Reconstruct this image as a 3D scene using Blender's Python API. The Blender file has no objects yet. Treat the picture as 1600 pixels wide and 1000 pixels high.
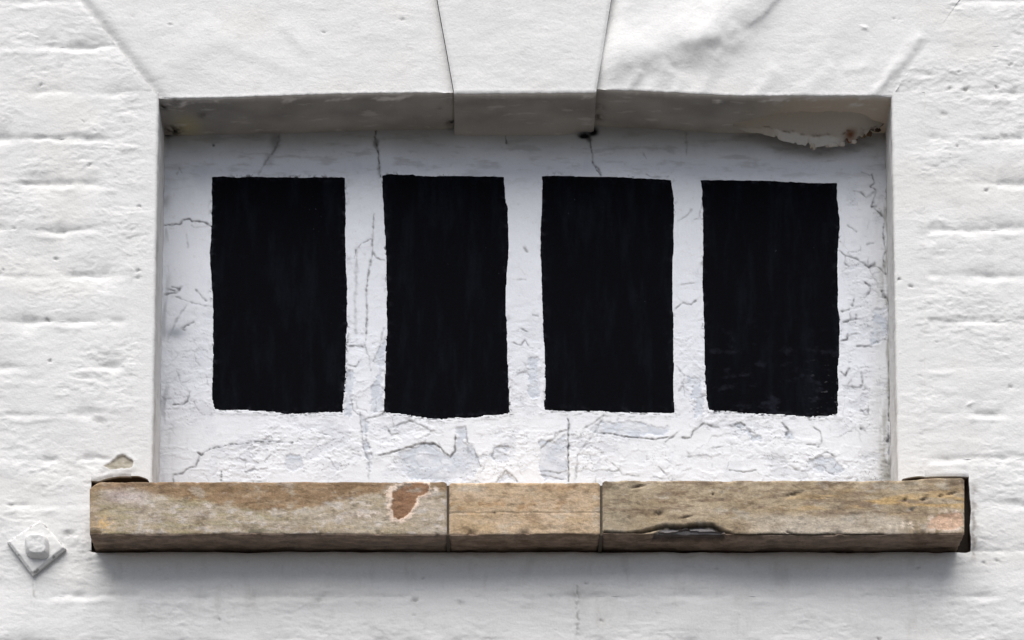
import bpy, math, random
import numpy as np
from mathutils import Vector

scene = bpy.context.scene
R = math.radians

# ------------------------------------------------------------------ camera, sky, sun, exposure
# The wall face is the plane y = 0, one photograph pixel is one millimetre on it. The eye stands on the
# pavement at 1.6 m, 4.7 m from the wall, with a shift lens (the photograph's verticals are parallel).
D, CX, CZ = 4.7, -0.05, 1.6          # distance to wall, eye x, eye height
PCX, HOR = 750.0, 2900.0             # photograph column of the eye, row of the horizon
cam = bpy.data.cameras.new("camera")
cam_ob = bpy.data.objects.new("camera", cam)
scene.collection.objects.link(cam_ob)
cam_ob.location = (CX, -D, CZ)
cam_ob.rotation_euler = (R(90), 0, 0)
cam.sensor_width = 36.0
cam.lens = 36.0 * D / 1.6
cam.shift_x = (800 - PCX) / 1600.0
cam.shift_y = (HOR - 500) / 1600.0
cam.clip_start, cam.clip_end = 0.05, 2000.0
scene.camera = cam_ob

SUN_EL, SUN_AZ = 60.0, 190.0
world = bpy.data.worlds.new("World")
scene.world = world
world.use_nodes = True
wn = world.node_tree
sky = wn.nodes.new("ShaderNodeTexSky")
sky.sky_type = 'NISHITA'
sky.sun_disc = False
sky.sun_elevation, sky.sun_rotation = R(SUN_EL), R(SUN_AZ)
sky.air_density, sky.dust_density, sky.ozone_density = 0.5, 1.3, 0.6
veil = wn.nodes.new("ShaderNodeHueSaturation")      # thin cloud: the same sky, less blue
veil.inputs["Saturation"].default_value = 0.50
wn.links.new(sky.outputs[0], veil.inputs["Color"])
wn.links.new(veil.outputs[0], wn.nodes["Background"].inputs[0])
wn.nodes["Background"].inputs[1].default_value = 0.05

sun = bpy.data.lights.new("sun", 'SUN')
sun.energy, sun.angle, sun.color = 1.5, R(60), (1.0, 0.965, 0.925)
sun_ob = bpy.data.objects.new("sun", sun)
scene.collection.objects.link(sun_ob)
sd = Vector((math.sin(R(SUN_AZ)) * math.cos(R(SUN_EL)), math.cos(R(SUN_AZ)) * math.cos(R(SUN_EL)), math.sin(R(SUN_EL))))
sun_ob.rotation_euler = sd.to_track_quat('Z', 'Y').to_euler()
sun_ob.location = (0, -6, 12)

scene.view_settings.view_transform = 'Standard'
scene.view_settings.look = 'None'
scene.view_settings.exposure = 1.38
scene.view_settings.gamma = 1.0
scene.view_settings.use_curve_mapping = False

# ------------------------------------------------------------------ numpy helpers
def srgb(r, g, b):
    c = np.array([r, g, b], dtype=float) / 255.0
    return np.where(c <= 0.04045, c / 12.92, ((c + 0.055) / 1.055) ** 2.4)

def _hash(ix, iy, seed):
    h = (ix.astype(np.int64) * 374761393 + iy.astype(np.int64) * 668265263 + seed * 974711) & 0xFFFFFFFF
    h = ((h ^ (h >> 13)) * 1274126177) & 0xFFFFFFFF
    h = ((h ^ (h >> 16)) * 2246822519) & 0xFFFFFFFF
    return (h ^ (h >> 15)) & 0xFFFFFFFF

_GA = np.linspace(0, 2 * np.pi, 256, endpoint=False)
_GX, _GY = np.cos(_GA), np.sin(_GA)

def gnoise(x, y, seed=0):
    x, y = np.broadcast_arrays(np.asarray(x, float), np.asarray(y, float))
    x0, y0 = np.floor(x), np.floor(y)
    fx, fy = x - x0, y - y0
    ix, iy = x0.astype(np.int64), y0.astype(np.int64)
    u, v = fx * fx * fx * (fx * (fx * 6 - 15) + 10), fy * fy * fy * (fy * (fy * 6 - 15) + 10)
    def g(a, b):
        k = _hash(ix + a, iy + b, seed) & 255
        return _GX[k] * (fx - a) + _GY[k] * (fy - b)
    n0 = g(0, 0) * (1 - u) + g(1, 0) * u
    n1 = g(0, 1) * (1 - u) + g(1, 1) * u
    return 1.5 * (n0 * (1 - v) + n1 * v)

def fbm(x, y, wx, wy=None, octaves=3, seed=0, gain=0.5):
    wy = wy or wx
    t, a, s = 0.0, 1.0, 0.0
    for k in range(octaves):
        t = t + a * gnoise(x / wx + 17.3 * k, y / wy - 9.1 * k, seed + 31 * k)
        s += a
        a *= gain
        wx, wy = wx / 2.03, wy / 2.03
    return t / s

def voronoi(x, y, seed=0):
    """F1, F2, random value of the nearest cell."""
    ix, iy = np.floor(x).astype(np.int64), np.floor(y).astype(np.int64)
    f1 = np.full(x.shape, 9.0); f2 = np.full(x.shape, 9.0); cid = np.zeros(x.shape)
    for a in (-1, 0, 1):
        for b in (-1, 0, 1):
            h = _hash(ix + a, iy + b, seed)
            cx = ix + a + (h & 1023) / 1023.0
            cy = iy + b + ((h >> 10) & 1023) / 1023.0
            d = np.hypot(x - cx, y - cy)
            n = d < f1
            f2 = np.where(n, f1, np.minimum(f2, d))
            cid = np.where(n, ((h >> 20) & 1023) / 1023.0, cid)
            f1 = np.where(n, d, f1)
    return f1, f2, cid

def ss(a, b, x):
    t = np.clip((x - a) / (b - a), 0, 1)
    return t * t * (3 - 2 * t)

def lerp(a, b, t):
    return a + (b - a) * t

def mixc(c, col, m):
    return c + (np.asarray(col) - c) * m[..., None]

def line_dist(x, y, pts):
    """distance and signed side (+ = below / right of the line as drawn left to right)"""
    best = np.full(x.shape, 1e9); side = np.zeros(x.shape)
    for (x0, y0), (x1, y1) in zip(pts[:-1], pts[1:]):
        dx, dy = x1 - x0, y1 - y0
        L2 = dx * dx + dy * dy + 1e-9
        t = np.clip(((x - x0) * dx + (y - y0) * dy) / L2, 0, 1)
        ex, ey = x - (x0 + t * dx), y - (y0 + t * dy)
        d = np.hypot(ex, ey)
        n = d < best
        best = np.where(n, d, best)
        side = np.where(n, np.sign(dx * ey - dy * ex), side)
    return best, side

def poly_sd(x, y, pts):
    """signed distance to polygon, negative inside"""
    P = list(pts) + [pts[0]]
    d, _ = line_dist(x, y, P)
    inside = np.zeros(x.shape, bool)
    for (x0, y0), (x1, y1) in zip(P[:-1], P[1:]):
        c = ((y0 > y) != (y1 > y))
        if abs(y1 - y0) > 1e-9:
            inside ^= c & (x < (x1 - x0) * (y - y0) / (y1 - y0) + x0)
    return np.where(inside, -d, d)

def W(px, py, d=0.0):
    """photograph pixel at depth d behind the wall face -> world metres"""
    px, py, d = np.broadcast_arrays(np.asarray(px, float), np.asarray(py, float), np.asarray(d, float))
    k = (D + d) / D
    return np.stack([CX + (px - PCX) / 1000 * k, d, CZ + (HOR - py) / 1000 * k], -1)

# ------------------------------------------------------------------ scene helpers
def tag(o, label=None, cat=None, group=None, kind=None):
    if label: o["label"] = label
    if cat: o["category"] = cat
    if group: o["group"] = group
    if kind: o["kind"] = kind
    return o

def thing(name, loc, label, cat, group=None):
    o = bpy.data.objects.new(name, None)
    o.empty_display_size = 0.05
    scene.collection.objects.link(o)
    o.location = loc
    return tag(o, label, cat, group, "thing")

def link(name, me, mat, parent=None):
    o = bpy.data.objects.new(name, me)
    scene.collection.objects.link(o)
    if mat: me.materials.append(mat)
    if parent is not None:
        o.parent = parent
        o.matrix_parent_inverse = Vector((0, 0, 0)) and parent.matrix_world.inverted()
        o.location = -Vector(parent.location)
    return o

def raw_mesh(name, verts, quads, cols=None, smooth=True):
    me = bpy.data.meshes.new(name)
    nv, nq = len(verts), len(quads)
    me.vertices.add(nv)
    me.vertices.foreach_set("co", np.ascontiguousarray(verts, dtype=np.float32).ravel())
    me.loops.add(nq * 4)
    me.loops.foreach_set("vertex_index", np.ascontiguousarray(quads, dtype=np.int32).ravel())
    me.polygons.add(nq)
    me.polygons.foreach_set("loop_start", np.arange(0, nq * 4, 4, dtype=np.int32))
    if cols is not None:
        a = me.color_attributes.new("Col", 'FLOAT_COLOR', 'POINT')
        c4 = np.ones((nv, 4), np.float32)
        c4[:, :3] = cols
        a.data.foreach_set("color", c4.ravel())
    me.update(calc_edges=True)
    me.polygons.foreach_set("use_smooth", np.full(nq, smooth, dtype=bool))
    me.update()
    return me

def grid_quads(nr, nc):
    i = np.arange(nr * nc).reshape(nr, nc)
    return np.stack([i[:-1, :-1], i[1:, :-1], i[1:, 1:], i[:-1, 1:]], -1).reshape(-1, 4)

EDGE_COL = srgb(70, 60, 52)

def grid_obj(name, P, C, mat, parent, back=None, sides="tblr", toward=(0, -1, 0), edge_col=EDGE_COL, skip=None):
    """grid of points (rows, cols, 3) as one mesh; its border is carried back by the vector `back` (a real thickness)"""
    nr, nc = P.shape[:2]
    V = P.reshape(-1, 3); K = C.reshape(-1, 3)
    Q = grid_quads(nr, nc)
    if skip is not None:
        Q = Q[~skip.reshape(-1)]
    a = V[Q[:, 0]]; n = np.cross(V[Q[:, 1]] - a, V[Q[:, 3]] - a).sum(0)
    flip = np.dot(n, toward) < 0
    if flip: Q = Q[:, ::-1]
    if back is not None:
        i = np.arange(nr * nc).reshape(nr, nc)
        for s, ring in (("t", i[0, :]), ("b", i[-1, ::-1]), ("l", i[::-1, 0]), ("r", i[:, -1])):
            if s not in sides: continue
            n0 = len(V)
            m = len(ring)
            b = np.asarray(back(s) if callable(back) else back, float)
            near = V[ring]                     # own copies, so the arris stays crisp
            V = np.concatenate([V, near, near + b * 0.12, near + b])
            K = np.concatenate([K, K[ring], np.tile(edge_col, (2 * m, 1))])
            for lo, hi in ((0, m), (m, 2 * m)):
                r0 = n0 + lo + np.arange(m); r1 = n0 + hi + np.arange(m)
                q = np.stack([r0[:-1], r0[1:], r1[1:], r1[:-1]], -1)
                if flip: q = q[:, ::-1]
                Q = np.concatenate([Q, q])
    return link(name, raw_mesh(name, V, Q, K), mat, parent)

# ------------------------------------------------------------------ materials
def coat(name, rough, spec, fine, strength, grain=0.0, stretch=(1, 1, 1), pit=0.0):
    """vertex pigment 'Col' with fine grain and fine relief"""
    m = bpy.data.materials.new(name)
    m.use_nodes = True
    nt = m.node_tree; N, L = nt.nodes, nt.links
    b = N["Principled BSDF"]
    b.inputs["Roughness"].default_value = rough
    b.inputs["Specular IOR Level"].default_value = spec
    at = N.new("ShaderNodeAttribute"); at.attribute_name = "Col"
    tc = N.new("ShaderNodeTexCoord")
    mp = N.new("ShaderNodeMapping"); mp.inputs["Scale"].default_value = stretch
    L.new(tc.outputs["Object"], mp.inputs[0])
    n1 = N.new("ShaderNodeTexNoise"); n1.inputs["Scale"].default_value = fine; n1.inputs["Detail"].default_value = 6
    n1.inputs["Roughness"].default_value = 0.62
    n2 = N.new("ShaderNodeTexNoise"); n2.inputs["Scale"].default_value = fine * 4.3; n2.inputs["Detail"].default_value = 3
    L.new(mp.outputs[0], n1.inputs["Vector"]); L.new(tc.outputs["Object"], n2.inputs["Vector"])
    mr = N.new("ShaderNodeMapRange")
    mr.inputs[1].default_value, mr.inputs[2].default_value = 0.25, 0.75
    mr.inputs[3].default_value, mr.inputs[4].default_value = 1 - grain, 1 + grain
    L.new(n2.outputs[0], mr.inputs[0])
    mx = N.new("ShaderNodeMix"); mx.data_type = 'RGBA'; mx.blend_type = 'MULTIPLY'
    mx.inputs["Factor"].default_value = 1.0
    L.new(at.outputs["Color"], mx.inputs["A"]); L.new(mr.outputs[0], mx.inputs["B"])
    L.new(mx.outputs["Result"], b.inputs["Base Color"])
    ad = N.new("ShaderNodeMath"); ad.operation = 'MULTIPLY_ADD'; ad.inputs[1].default_value = 0.45
    L.new(n2.outputs[0], ad.inputs[0]); L.new(n1.outputs[0], ad.inputs[2])
    bp = N.new("ShaderNodeBump"); bp.inputs["Strength"].default_value = strength; bp.inputs["Distance"].default_value = 0.0022
    L.new(ad.outputs[0], bp.inputs["Height"]); L.new(bp.outputs[0], b.inputs["Normal"])
    return m

M_WALL = coat("thick_white_masonry_paint", 0.75, 0.15, 75, 0.36, 0.045, (0.8, 1, 1.1))
M_PANEL = coat("flaking_white_paint", 0.7, 0.15, 95, 0.25, 0.03, (1.2, 1, 0.7))
M_BLACK = coat("matt_black_paint", 0.85, 0.05, 90, 0.35, 0.25, (1.5, 1, 0.35))
M_STONE = coat("weathered_sandstone", 0.9, 0.12, 130, 0.5, 0.15, (0.8, 1, 1.2))
M_GROUND = bpy.data.materials.new("paving")
M_GROUND.use_nodes = True
_b = M_GROUND.node_tree.nodes["Principled BSDF"]
_n = M_GROUND.node_tree.nodes.new("ShaderNodeTexNoise"); _n.inputs["Scale"].default_value = 3
_r = M_GROUND.node_tree.nodes.new("ShaderNodeValToRGB")
_r.color_ramp.elements[0].color = (0.04, 0.039, 0.038, 1); _r.color_ramp.elements[1].color = (0.07, 0.068, 0.066, 1)
M_GROUND.node_tree.links.new(_n.outputs[0], _r.inputs[0]); M_GROUND.node_tree.links.new(_r.outputs[0], _b.inputs["Base Color"])
_b.inputs["Roughness"].default_value = 0.9

# ------------------------------------------------------------------ ground
g = 800.0
me = raw_mesh("pavement", np.array([(-g, -g, 0), (g, -g, 0), (g, 0.3, 0), (-g, 0.3, 0)]), np.array([[0, 1, 2, 3]]))
tag(link("pavement", me, M_GROUND), "grey paved street in front of the white wall", None, None, "structure")

# ------------------------------------------------------------------ the wall: layout in photograph pixels
COURSE = [359 + 71.6 * k for k in range(-20, 30)]
def skew_l(y): return 245 - 0.8 * (150 - y)
def skew_r(y): return 1395 + 0.7 * (148 - y)
def edge_l(y): return 248 - 10 * (y - 150) / 600
def edge_r(y): return 1393 + 10 * (y - 148) / 600

WALL_WHITE = np.array([0.80, 0.80, 0.792])
rng = np.random.RandomState(5)
PITS = [(1509, 139, 4.5, 2.6), (1484, 138, 3, 2), (1498, 113, 2.2, 2), (1557, 136, 2.2, 2), (1474, 178, 4.5, 1.2), (1541, 297, 3, 2.6),
        (1496, 228, 2.2, 2), (1578, 101, 2.5, 2), (1570, 213, 5, 1.2), (1405, 436, 2.5, 2.5), (1424, 447, 3, 2.2), (87, 404, 2.6, 2.2),
        (64, 133, 2.6, 2.2), (75, 500, 3, 2.5), (78, 564, 2.2, 2), (216, 423, 3, 2), (216, 434, 3, 1.6), (218, 323, 2.5, 1.8), (155, 656, 8, 1.6),
        (140, 257, 3, 1.8), (267, 39, 2, 2.2), (506, 51, 2, 2.2), (107, 834, 6, 2.2), (648, 938, 4, 2.6), (720, 942, 4, 1.5), (915, 912, 2.5, 2),
        (1435, 888, 2.5, 2), (1537, 880, 3, 2), (1557, 876, 3, 2), (1120, 888, 2, 1.6), (497, 938, 5, 1.3), (860, 931, 3, 1.3), (940, 970, 2, 2),
        (1373, 998, 2.5, 2), (343, 968, 2, 2), (1516, 631, 3.5, -2.2), (1578, 605, 3, 1.4), (1350, 44, 4, -2), (18, 790, 3, 1.5)]
for _ in range(170):
    PITS.append((rng.uniform(-120, 1720), rng.uniform(-80, 1080), rng.uniform(1.1, 2.3), rng.choice([-0.8, -0.6, 0.6, 0.9, 1.5])))

def pits(px, py):
    h = np.zeros(px.shape); dirt = np.zeros(px.shape)
    x0, x1, y0, y1 = px.min() - 12, px.max() + 12, py.min() - 12, py.max() + 12
    for (a, b, r, dep) in PITS:
        if x0 < a < x1 and y0 < b < y1:
            m = (np.abs(px - a) < 14) & (np.abs(py - b) < 14)
            qx, qy = px[m] - a, py[m] - b
            qx = qx + 2.2 * gnoise(px[m] / 4.5, py[m] / 4.5, 15); qy = qy + 0.3 * qx * math.sin(a) + 1.8 * gnoise(px[m] / 4.5, py[m] / 4.5, 16)
            g_ = np.zeros(px.shape); g_[m] = np.exp(-((qx / (r * 1.35)) ** 2 + (qy / (r * 0.75)) ** 2))
            h -= dep * g_
            if dep > 1.0: dirt = np.maximum(dirt, g_ * min(1, dep / 2.6) * 0.75)
    return h, dirt

def common(px, py, rough=1.0):
    """relief of the thick paint in mm, shared by the bricks, bands and lintel stones"""
    h = 1.8 * fbm(px, py, 150, 95, 3, 3)
    busy = rough * (0.42 + 0.95 * ss(-0.25, 0.3, fbm(px, py, 150, 90, 2, 41)))
    h = h + 0.85 * busy * fbm(px + 14 * gnoise(px / 60, py / 60, 8), py + 5 * gnoise(px / 45, py / 30, 10), 54, 24, 5, 11, 0.58)
    rid = fbm(px, py + 7 * gnoise(px / 70, py / 70, 9), 46, 15, 3, 21)
    h = h + busy * 0.42 * (1 - np.abs(rid) * 2.4)
    h = h + 0.26 * busy * fbm(px, py, 10, 6, 3, 51, 0.6)
    # edges of old paint coats
    t = fbm(px, py, 75, 40, 4, 61, 0.6)
    h = h + busy * (0.38 * ss(0.10, 0.13, t) + 0.25 * ss(-0.24, -0.21, t))
    return h

def white_col(px, py, dirt):
    t = 1 + 0.06 * fbm(px, py, 220, 160, 4, 71) + 0.045 * fbm(px, py, 22, 11, 4, 72, 0.65)
    c = WALL_WHITE * t[..., None]
    warm = ss(0.1, 0.5, fbm(px, py, 170, 120, 2, 73)) * 0.25
    c = mixc(c, np.array([0.78, 0.765, 0.72]), warm)
    g_ = ss(0.22, 0.5, fbm(px, py, 26, 9, 4, 74, 0.6)) * 0.22
    c = mixc(c, np.array([0.5, 0.49, 0.475]), g_)
    # wear and drips below and right of the sill, scraped patch over its left end
    drip = np.exp(-((px - 902 - 3 * gnoise(px * 0 + 1, py / 15, 3)) / 4) ** 2) * ss(905, 920, py) * (1 - ss(985, 1002, py)) * ss(0.0, 0.4, gnoise(px / 6, py / 7, 5) + 0.15)
    drip = np.maximum(drip, np.exp(-((px - 53) / 3.5) ** 2) * ss(905, 915, py) * (1 - ss(940, 965, py)) * 0.7 * ss(-0.1, 0.4, gnoise(px / 5, py / 9, 6)))
    c = mixc(c, srgb(120, 116, 110), np.clip(drip, 0, 1) * 0.5)
    st_ = ss(0.0, 0.45, fbm(px + 5 * fbm(px, py, 40, 40, 2, 93), py, 30, 110, 5, 92, 0.6)) * ss(-0.3, 0.3, fbm(px, py, 90, 40, 3, 94)) * ss(855, 885, py) * (1 - 0.6 * ss(960, 1040, py)) * ss(120, 180, px) * (1 - ss(1480, 1540, px))
    c = mixc(c, srgb(178, 175, 168), st_ * 0.28)
    rust = np.exp(-((px - 1522) / 6.0) ** 2) * ss(740, 770, py) * (1 - ss(860, 885, py)) * ss(-0.25, 0.25, fbm(px, py, 12, 14, 2, 91))
    c = mixc(c, srgb(96, 82, 72), np.clip(rust, 0, 1) * 0.55)
    return mixc(c, srgb(58, 54, 50), np.clip(dirt, 0, 1) * 0.75)

SCRAPE = [(160, 728), (172, 722), (182, 714), (190, 710), (200, 713), (209, 722), (206, 731), (190, 733), (172, 734)]
def scraped(px, py):
    """bare plaster where the paint has broken off over the sill's left end (mm, mask)"""
    d = poly_sd(px + 1.5 * gnoise(px / 7, py / 7, 12), py + 1.5 * gnoise(px / 7, py / 7, 13), SCRAPE)
    m = 1 - ss(-1.2, 0.6, d)
    lip = np.exp(-(d / 5.0) ** 2) * (d > -1) * 0.8
    return lip - 2.6 * m * ss(738, 712, py + 0.15 * (190 - px)), m

joint_edge = {}
def brick_relief(px, py, cell, k):
    x0, x1, y0, y1 = cell
    w = 5.0 * fbm(px, py, 100, 100, 2, 81) + 3.4 * fbm(px, py, 34, 34, 3, 82, 0.6)
    jy = np.minimum(np.abs(py + w - y0), np.abs(py + w - y1))
    top = np.abs(py + w - y0) < np.abs(py + w - y1)
    jrow = np.where(top, y0, y1)
    fade0 = ss(2, 30, np.abs(px - 205)) * ss(1, 12, np.abs(px - 1445))
    s = ss(-0.18, 0.38, fbm(px, jrow * 3.7, 120, 60, 2, 83))
    s = (0.12 + 0.95 * s) * (0.55 + 0.75 * ss(-0.3, 0.3, fbm(px, jrow * 1.3, 38, 38, 3, 86, 0.6)))
    bold = 1.0 * ((np.abs(jrow - 502.2) < 2) & (px > 1430)) + 0.7 * ((np.abs(jrow - 359) < 2) & (px < 180))
    s = s * (1 + 0.7 * bold)
    s = s * np.where(py > 862, 0.75, 1.0)
    dep = 2.05 * s
    wid = 5.2 + 4.0 * fbm(px, jrow * 2.1, 60, 60, 3, 84)
    wid = np.maximum(wid, 2.2)
    fade = ss(2, 30, np.abs(px - 205)) * ss(1, 12, np.abs(px - 1445)) if 140 < y0.mean() < 760 else 1.0
    s = s * fade; dep = dep * fade
    h = -dep * np.exp(-(jy / wid) ** 2)
    # rounded shoulder, the lower arris a little sharper
    h = h - 1.3 * s * np.exp(-(jy / 15.0) ** 2) * (0.4 + ss(-0.3, 0.3, fbm(px, py, 45, 45, 2, 87)))
    ledge = np.where(py + w > jrow, np.exp(-((jy - 10) / 4.5) ** 2), 0) * ss(0.0, 0.35, fbm(px, jrow * 0.7, 70, 70, 2, 88))
    h = h + 1.0 * ledge * fade0
    jx = np.minimum(np.abs(px + w - x0), np.abs(px + w - x1))
    sv = 0.25 + 0.5 * ss(-0.1, 0.4, fbm(px * 0.3, py, 80, 60, 2, 85))
    sv = np.where((np.abs(px - 205) < 30) | (np.abs(px - 1445) < 30), 0.4 * sv, sv)
    h = h - 1.3 * sv * np.exp(-(jx / 5.0) ** 2)
    r = np.random.RandomState(1000 + k)
    win = (1 - np.exp(-(np.minimum(np.abs(py - y0), np.abs(py - y1)) / 10.0) ** 2)) * (1 - np.exp(-(np.minimum(np.abs(px - x0), np.abs(px - x1)) / 10.0) ** 2))
    h = h + win * (r.uniform(-0.5, 0.9) + r.uniform(-1.1, 0.5) * (py - y0) / 72 + r.uniform(-0.5, 0.5) * (px - x0) / 200)
    return h

gap_b = None
brick_wall = thing("brick_wall", (0, 0, 0), "white painted brick wall with uneven courses surrounding the window recess", "wall")

def brick(x0, x1, y0, y1, k, xl=None, xr=None, yt=None, yb=None, step=1.6, whole=None):
    """one painted brick; xl, xr(y) and yt, yb(x) replace a straight edge by a curve"""
    nc, nr = int(max(4, (x1 - x0) / step)), int(max(4, (y1 - y0) / step))
    u, v = np.meshgrid(np.linspace(0, 1, nc), np.linspace(0, 1, nr))
    py = lerp(y0, y1, v)
    L_ = xl(py) if xl else x0 + 0 * py
    R_ = xr(py) if xr else x1 + 0 * py
    px = lerp(L_, R_, u)
    T = yt(px) if yt else y0 + 0 * px
    B = yb(px) if yb else y1 + 0 * px
    py = lerp(T, B, v)
    ph, dirt = pits(px, py)
    h = common(px, py) + brick_relief(px, py, (L_, R_, T, B if whole is None else whole + 0 * B), k) + ph
    col = white_col(px, py, dirt)
    if x0 < 215 and x1 > 150 and y1 > 705 and y0 < 740:
        sh, sm = scraped(px, py)
        h = h + sh
        col = mixc(col, lerp(srgb(188, 182, 168), srgb(148, 140, 124), np.clip(0.5 + fbm(px, py, 14, 9, 3, 15) * 1.4, 0, 1)[..., None]), sm)
    # the edge towards a broken gap rolls back
    for f, e in ((yb, B - py), (yt, py - T)):
        if f: h = h - 1.6 * np.exp(-(e / 2.2) ** 2) * (ss(136, 150, px) * (1 - ss(1508, 1520, px)) if f is gap_b else 1)
    P = W(px, py)
    P[..., 1] -= h / 1000
    return grid_obj("brick", P, col, M_WALL, brick_wall, (0, 0.06, 0))

def wob(seed, amp, wl):
    return lambda t: amp * fbm(np.asarray(t, float), 0 * np.asarray(t, float) + seed, wl, wl, 3, seed)

n_ = 0
gap_l = lambda x: 751 - 5 * ss(150, 175, x) * (1 - ss(215, 243, x)) - 3 * np.exp(-((x - 205) / 22) ** 2) + wob(4, 2.0, 20)(x)
gap_r = lambda x: 749 - 5 * ss(1400, 1440, x) + wob(6, 0.8, 30)(x)
side_r = lambda y: 1514 + 3 * np.exp(-((y - 800) / 30) ** 2) + 3 * ss(820, 850, y) + wob(7, 1.2, 18)(y)
side_l = lambda y: 142.5 + wob(8, 1.0, 18)(y)
gap_b = lambda x: 860.2 + ss(136, 146, x) * (1 - ss(1508, 1520, x)) * (2.2 + 2.2 * fbm(x, 0 * x, 60, 60, 3, 33))
for i in range(len(COURSE) - 1):
    y0, y1 = COURSE[i], COURSE[i + 1]
    if y1 < -75 or y0 > 1010: continue
    odd = i % 2
    ph_ = -11 if odd else 97
    j = [ph_ + 216 * q for q in range(-8, 16)]
    if y0 > 855:                                             # below the sill: right across
        for a, b in zip(j[:-1], j[1:]):
            if b < 0 or a > 1600: continue
            n_ += 1
            brick(a, b, y0, y1, n_, yt=gap_b if (y0 < 870 and a < 1520 and b > 140) else None)
        continue
    # left of the window
    lim = 205 if y1 < 760 else 140
    sl = None
    if y1 < 146: lim = float(skew_l((y0 + y1) / 2)); sl = skew_l
    if 700 < y0 < 850: lim = 142; sl = side_l
    edges = [q for q in j if -240 < q < lim - 50] + [lim]
    for a, b in zip(edges[:-1], edges[1:]):
        if b < 0: continue
        n_ += 1
        brick(a, b, y0, y1, n_, xr=sl if b == lim else None)
    if 700 < y0 < 760:
        n_ += 1
        brick(142.5, 205, y0, 748, n_, xl=side_l, yb=gap_l, whole=y1)
    # right of the window
    lim, sl = 1445, None
    if y1 < 146: lim = float(skew_r((y0 + y1) / 2)); sl = skew_r
    if 700 < y0 < 850: lim = 1515; sl = side_r
    j2 = [q - 216 * 0 + (1445 - 205 - 216 * 5) - 0 for q in j]
    edges = [lim] + [q for q in j2 if lim + 50 < q < 1900]
    for a, b in zip(edges[:-1], edges[1:]):
        if a > 1600: continue
        n_ += 1
        brick(a, b, y0, y1, n_, xl=sl if a == lim else None)
    if 700 < y0 < 760:
        n_ += 1
        brick(1445, 1515, y0, 744, n_, xr=side_r, yb=gap_r, whole=y1)

# smooth rendered margins of the opening: front band that turns the corner into the reveal
def margin(side):
    y0, y1 = (144.2, 752.0)
    rr = 5.0
    nfront, narc, nrev = 28, 7, 46
    s = np.concatenate([np.linspace(0, 1, nfront), np.linspace(1, 2, narc + 1)[1:], np.linspace(2, 3, nrev)[1:]])
    rows = np.linspace(0, 1, 400)
    S, V = np.meshgrid(s, rows)
    py = lerp(y0, y1, V)
    sg = 1 if side == 'l' else -1
    E = (edge_l(py) if side == 'l' else edge_r(py)) + 1.3 * fbm(py, 0 * py + sg, 40, 40, 3, 19)
    B = 205.0 if side == 'l' else 1445.0
    py = np.minimum(py, np.where(S > 1.0, 790.0, py))
    f = np.clip(S, 0, 1); a = np.clip(S - 1, 0, 1) * np.pi / 2; q = np.clip(S - 2, 0, 1)
    px = np.where(S <= 1, lerp(B, E - sg * rr, f), E - sg * rr + sg * rr * np.sin(a)) + (4.0 if side == 'r' else -1.0) * q
    d = np.where(S <= 1, 0, rr * (1 - np.cos(a))) + q * 100
    gy = gap_l(px) if side == 'l' else gap_r(px)
    py = lerp(y0, lerp(gy, 770, ss(0.9, 1.3, S)), V)
    nx, ny = np.where(S <= 1, 0, np.sin(a)) * sg, -np.where(S <= 1, 1, np.cos(a))
    ph, dirt = pits(px, py)
    h = common(px, py) * (0.4 + 0.6 * np.exp(-((px - B) / 14) ** 2)) + ph
    h = h * np.where(S > 1.2, 0.35, 1) + np.where(S > 2, 1.3 * fbm(d, py, 40, 60, 5, 29, 0.6) + 0.6 * ss(0.08, 0.11, fbm(d, py, 30, 50, 4, 39, 0.6)), 0)
    if side == 'l':
        sh, sm = scraped(px, py)
        h = h + sh * (S <= 1)
    jn = (-0.5 if side == 'l' else -1.0) * np.exp(-((px - B) / 6) ** 2) * (S < 1)
    h = h + jn
    col = white_col(px, py, dirt)
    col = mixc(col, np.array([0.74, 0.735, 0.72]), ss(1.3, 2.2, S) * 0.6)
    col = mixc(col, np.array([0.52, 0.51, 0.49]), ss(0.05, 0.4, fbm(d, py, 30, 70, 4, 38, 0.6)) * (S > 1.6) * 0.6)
    if side == 'l': col = mixc(col, lerp(srgb(188, 182, 168), srgb(148, 140, 124), np.clip(0.5 + fbm(px, py, 14, 9, 3, 15) * 1.4, 0, 1)[..., None]), sm * (S <= 1))
    base = W(px, py, 0)
    P = base.copy()
    P[..., 1] = d / 1000
    P[..., 0] += nx * h / 1000
    P[..., 1] += ny * h / 1000
    # mottled darker where the reveal meets the infill, and near its top
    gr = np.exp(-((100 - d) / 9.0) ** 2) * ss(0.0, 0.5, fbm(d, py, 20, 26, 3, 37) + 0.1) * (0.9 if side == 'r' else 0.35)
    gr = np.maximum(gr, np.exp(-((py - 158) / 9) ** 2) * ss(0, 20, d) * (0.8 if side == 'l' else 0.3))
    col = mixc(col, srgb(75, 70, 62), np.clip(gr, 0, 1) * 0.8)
    return grid_obj("rendered_margin", P, col, M_WALL, brick_wall, (0, 0.05, 0), sides="tb", toward=(sg * 0.5, -1, 0))
margin('l'); margin('r')

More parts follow.
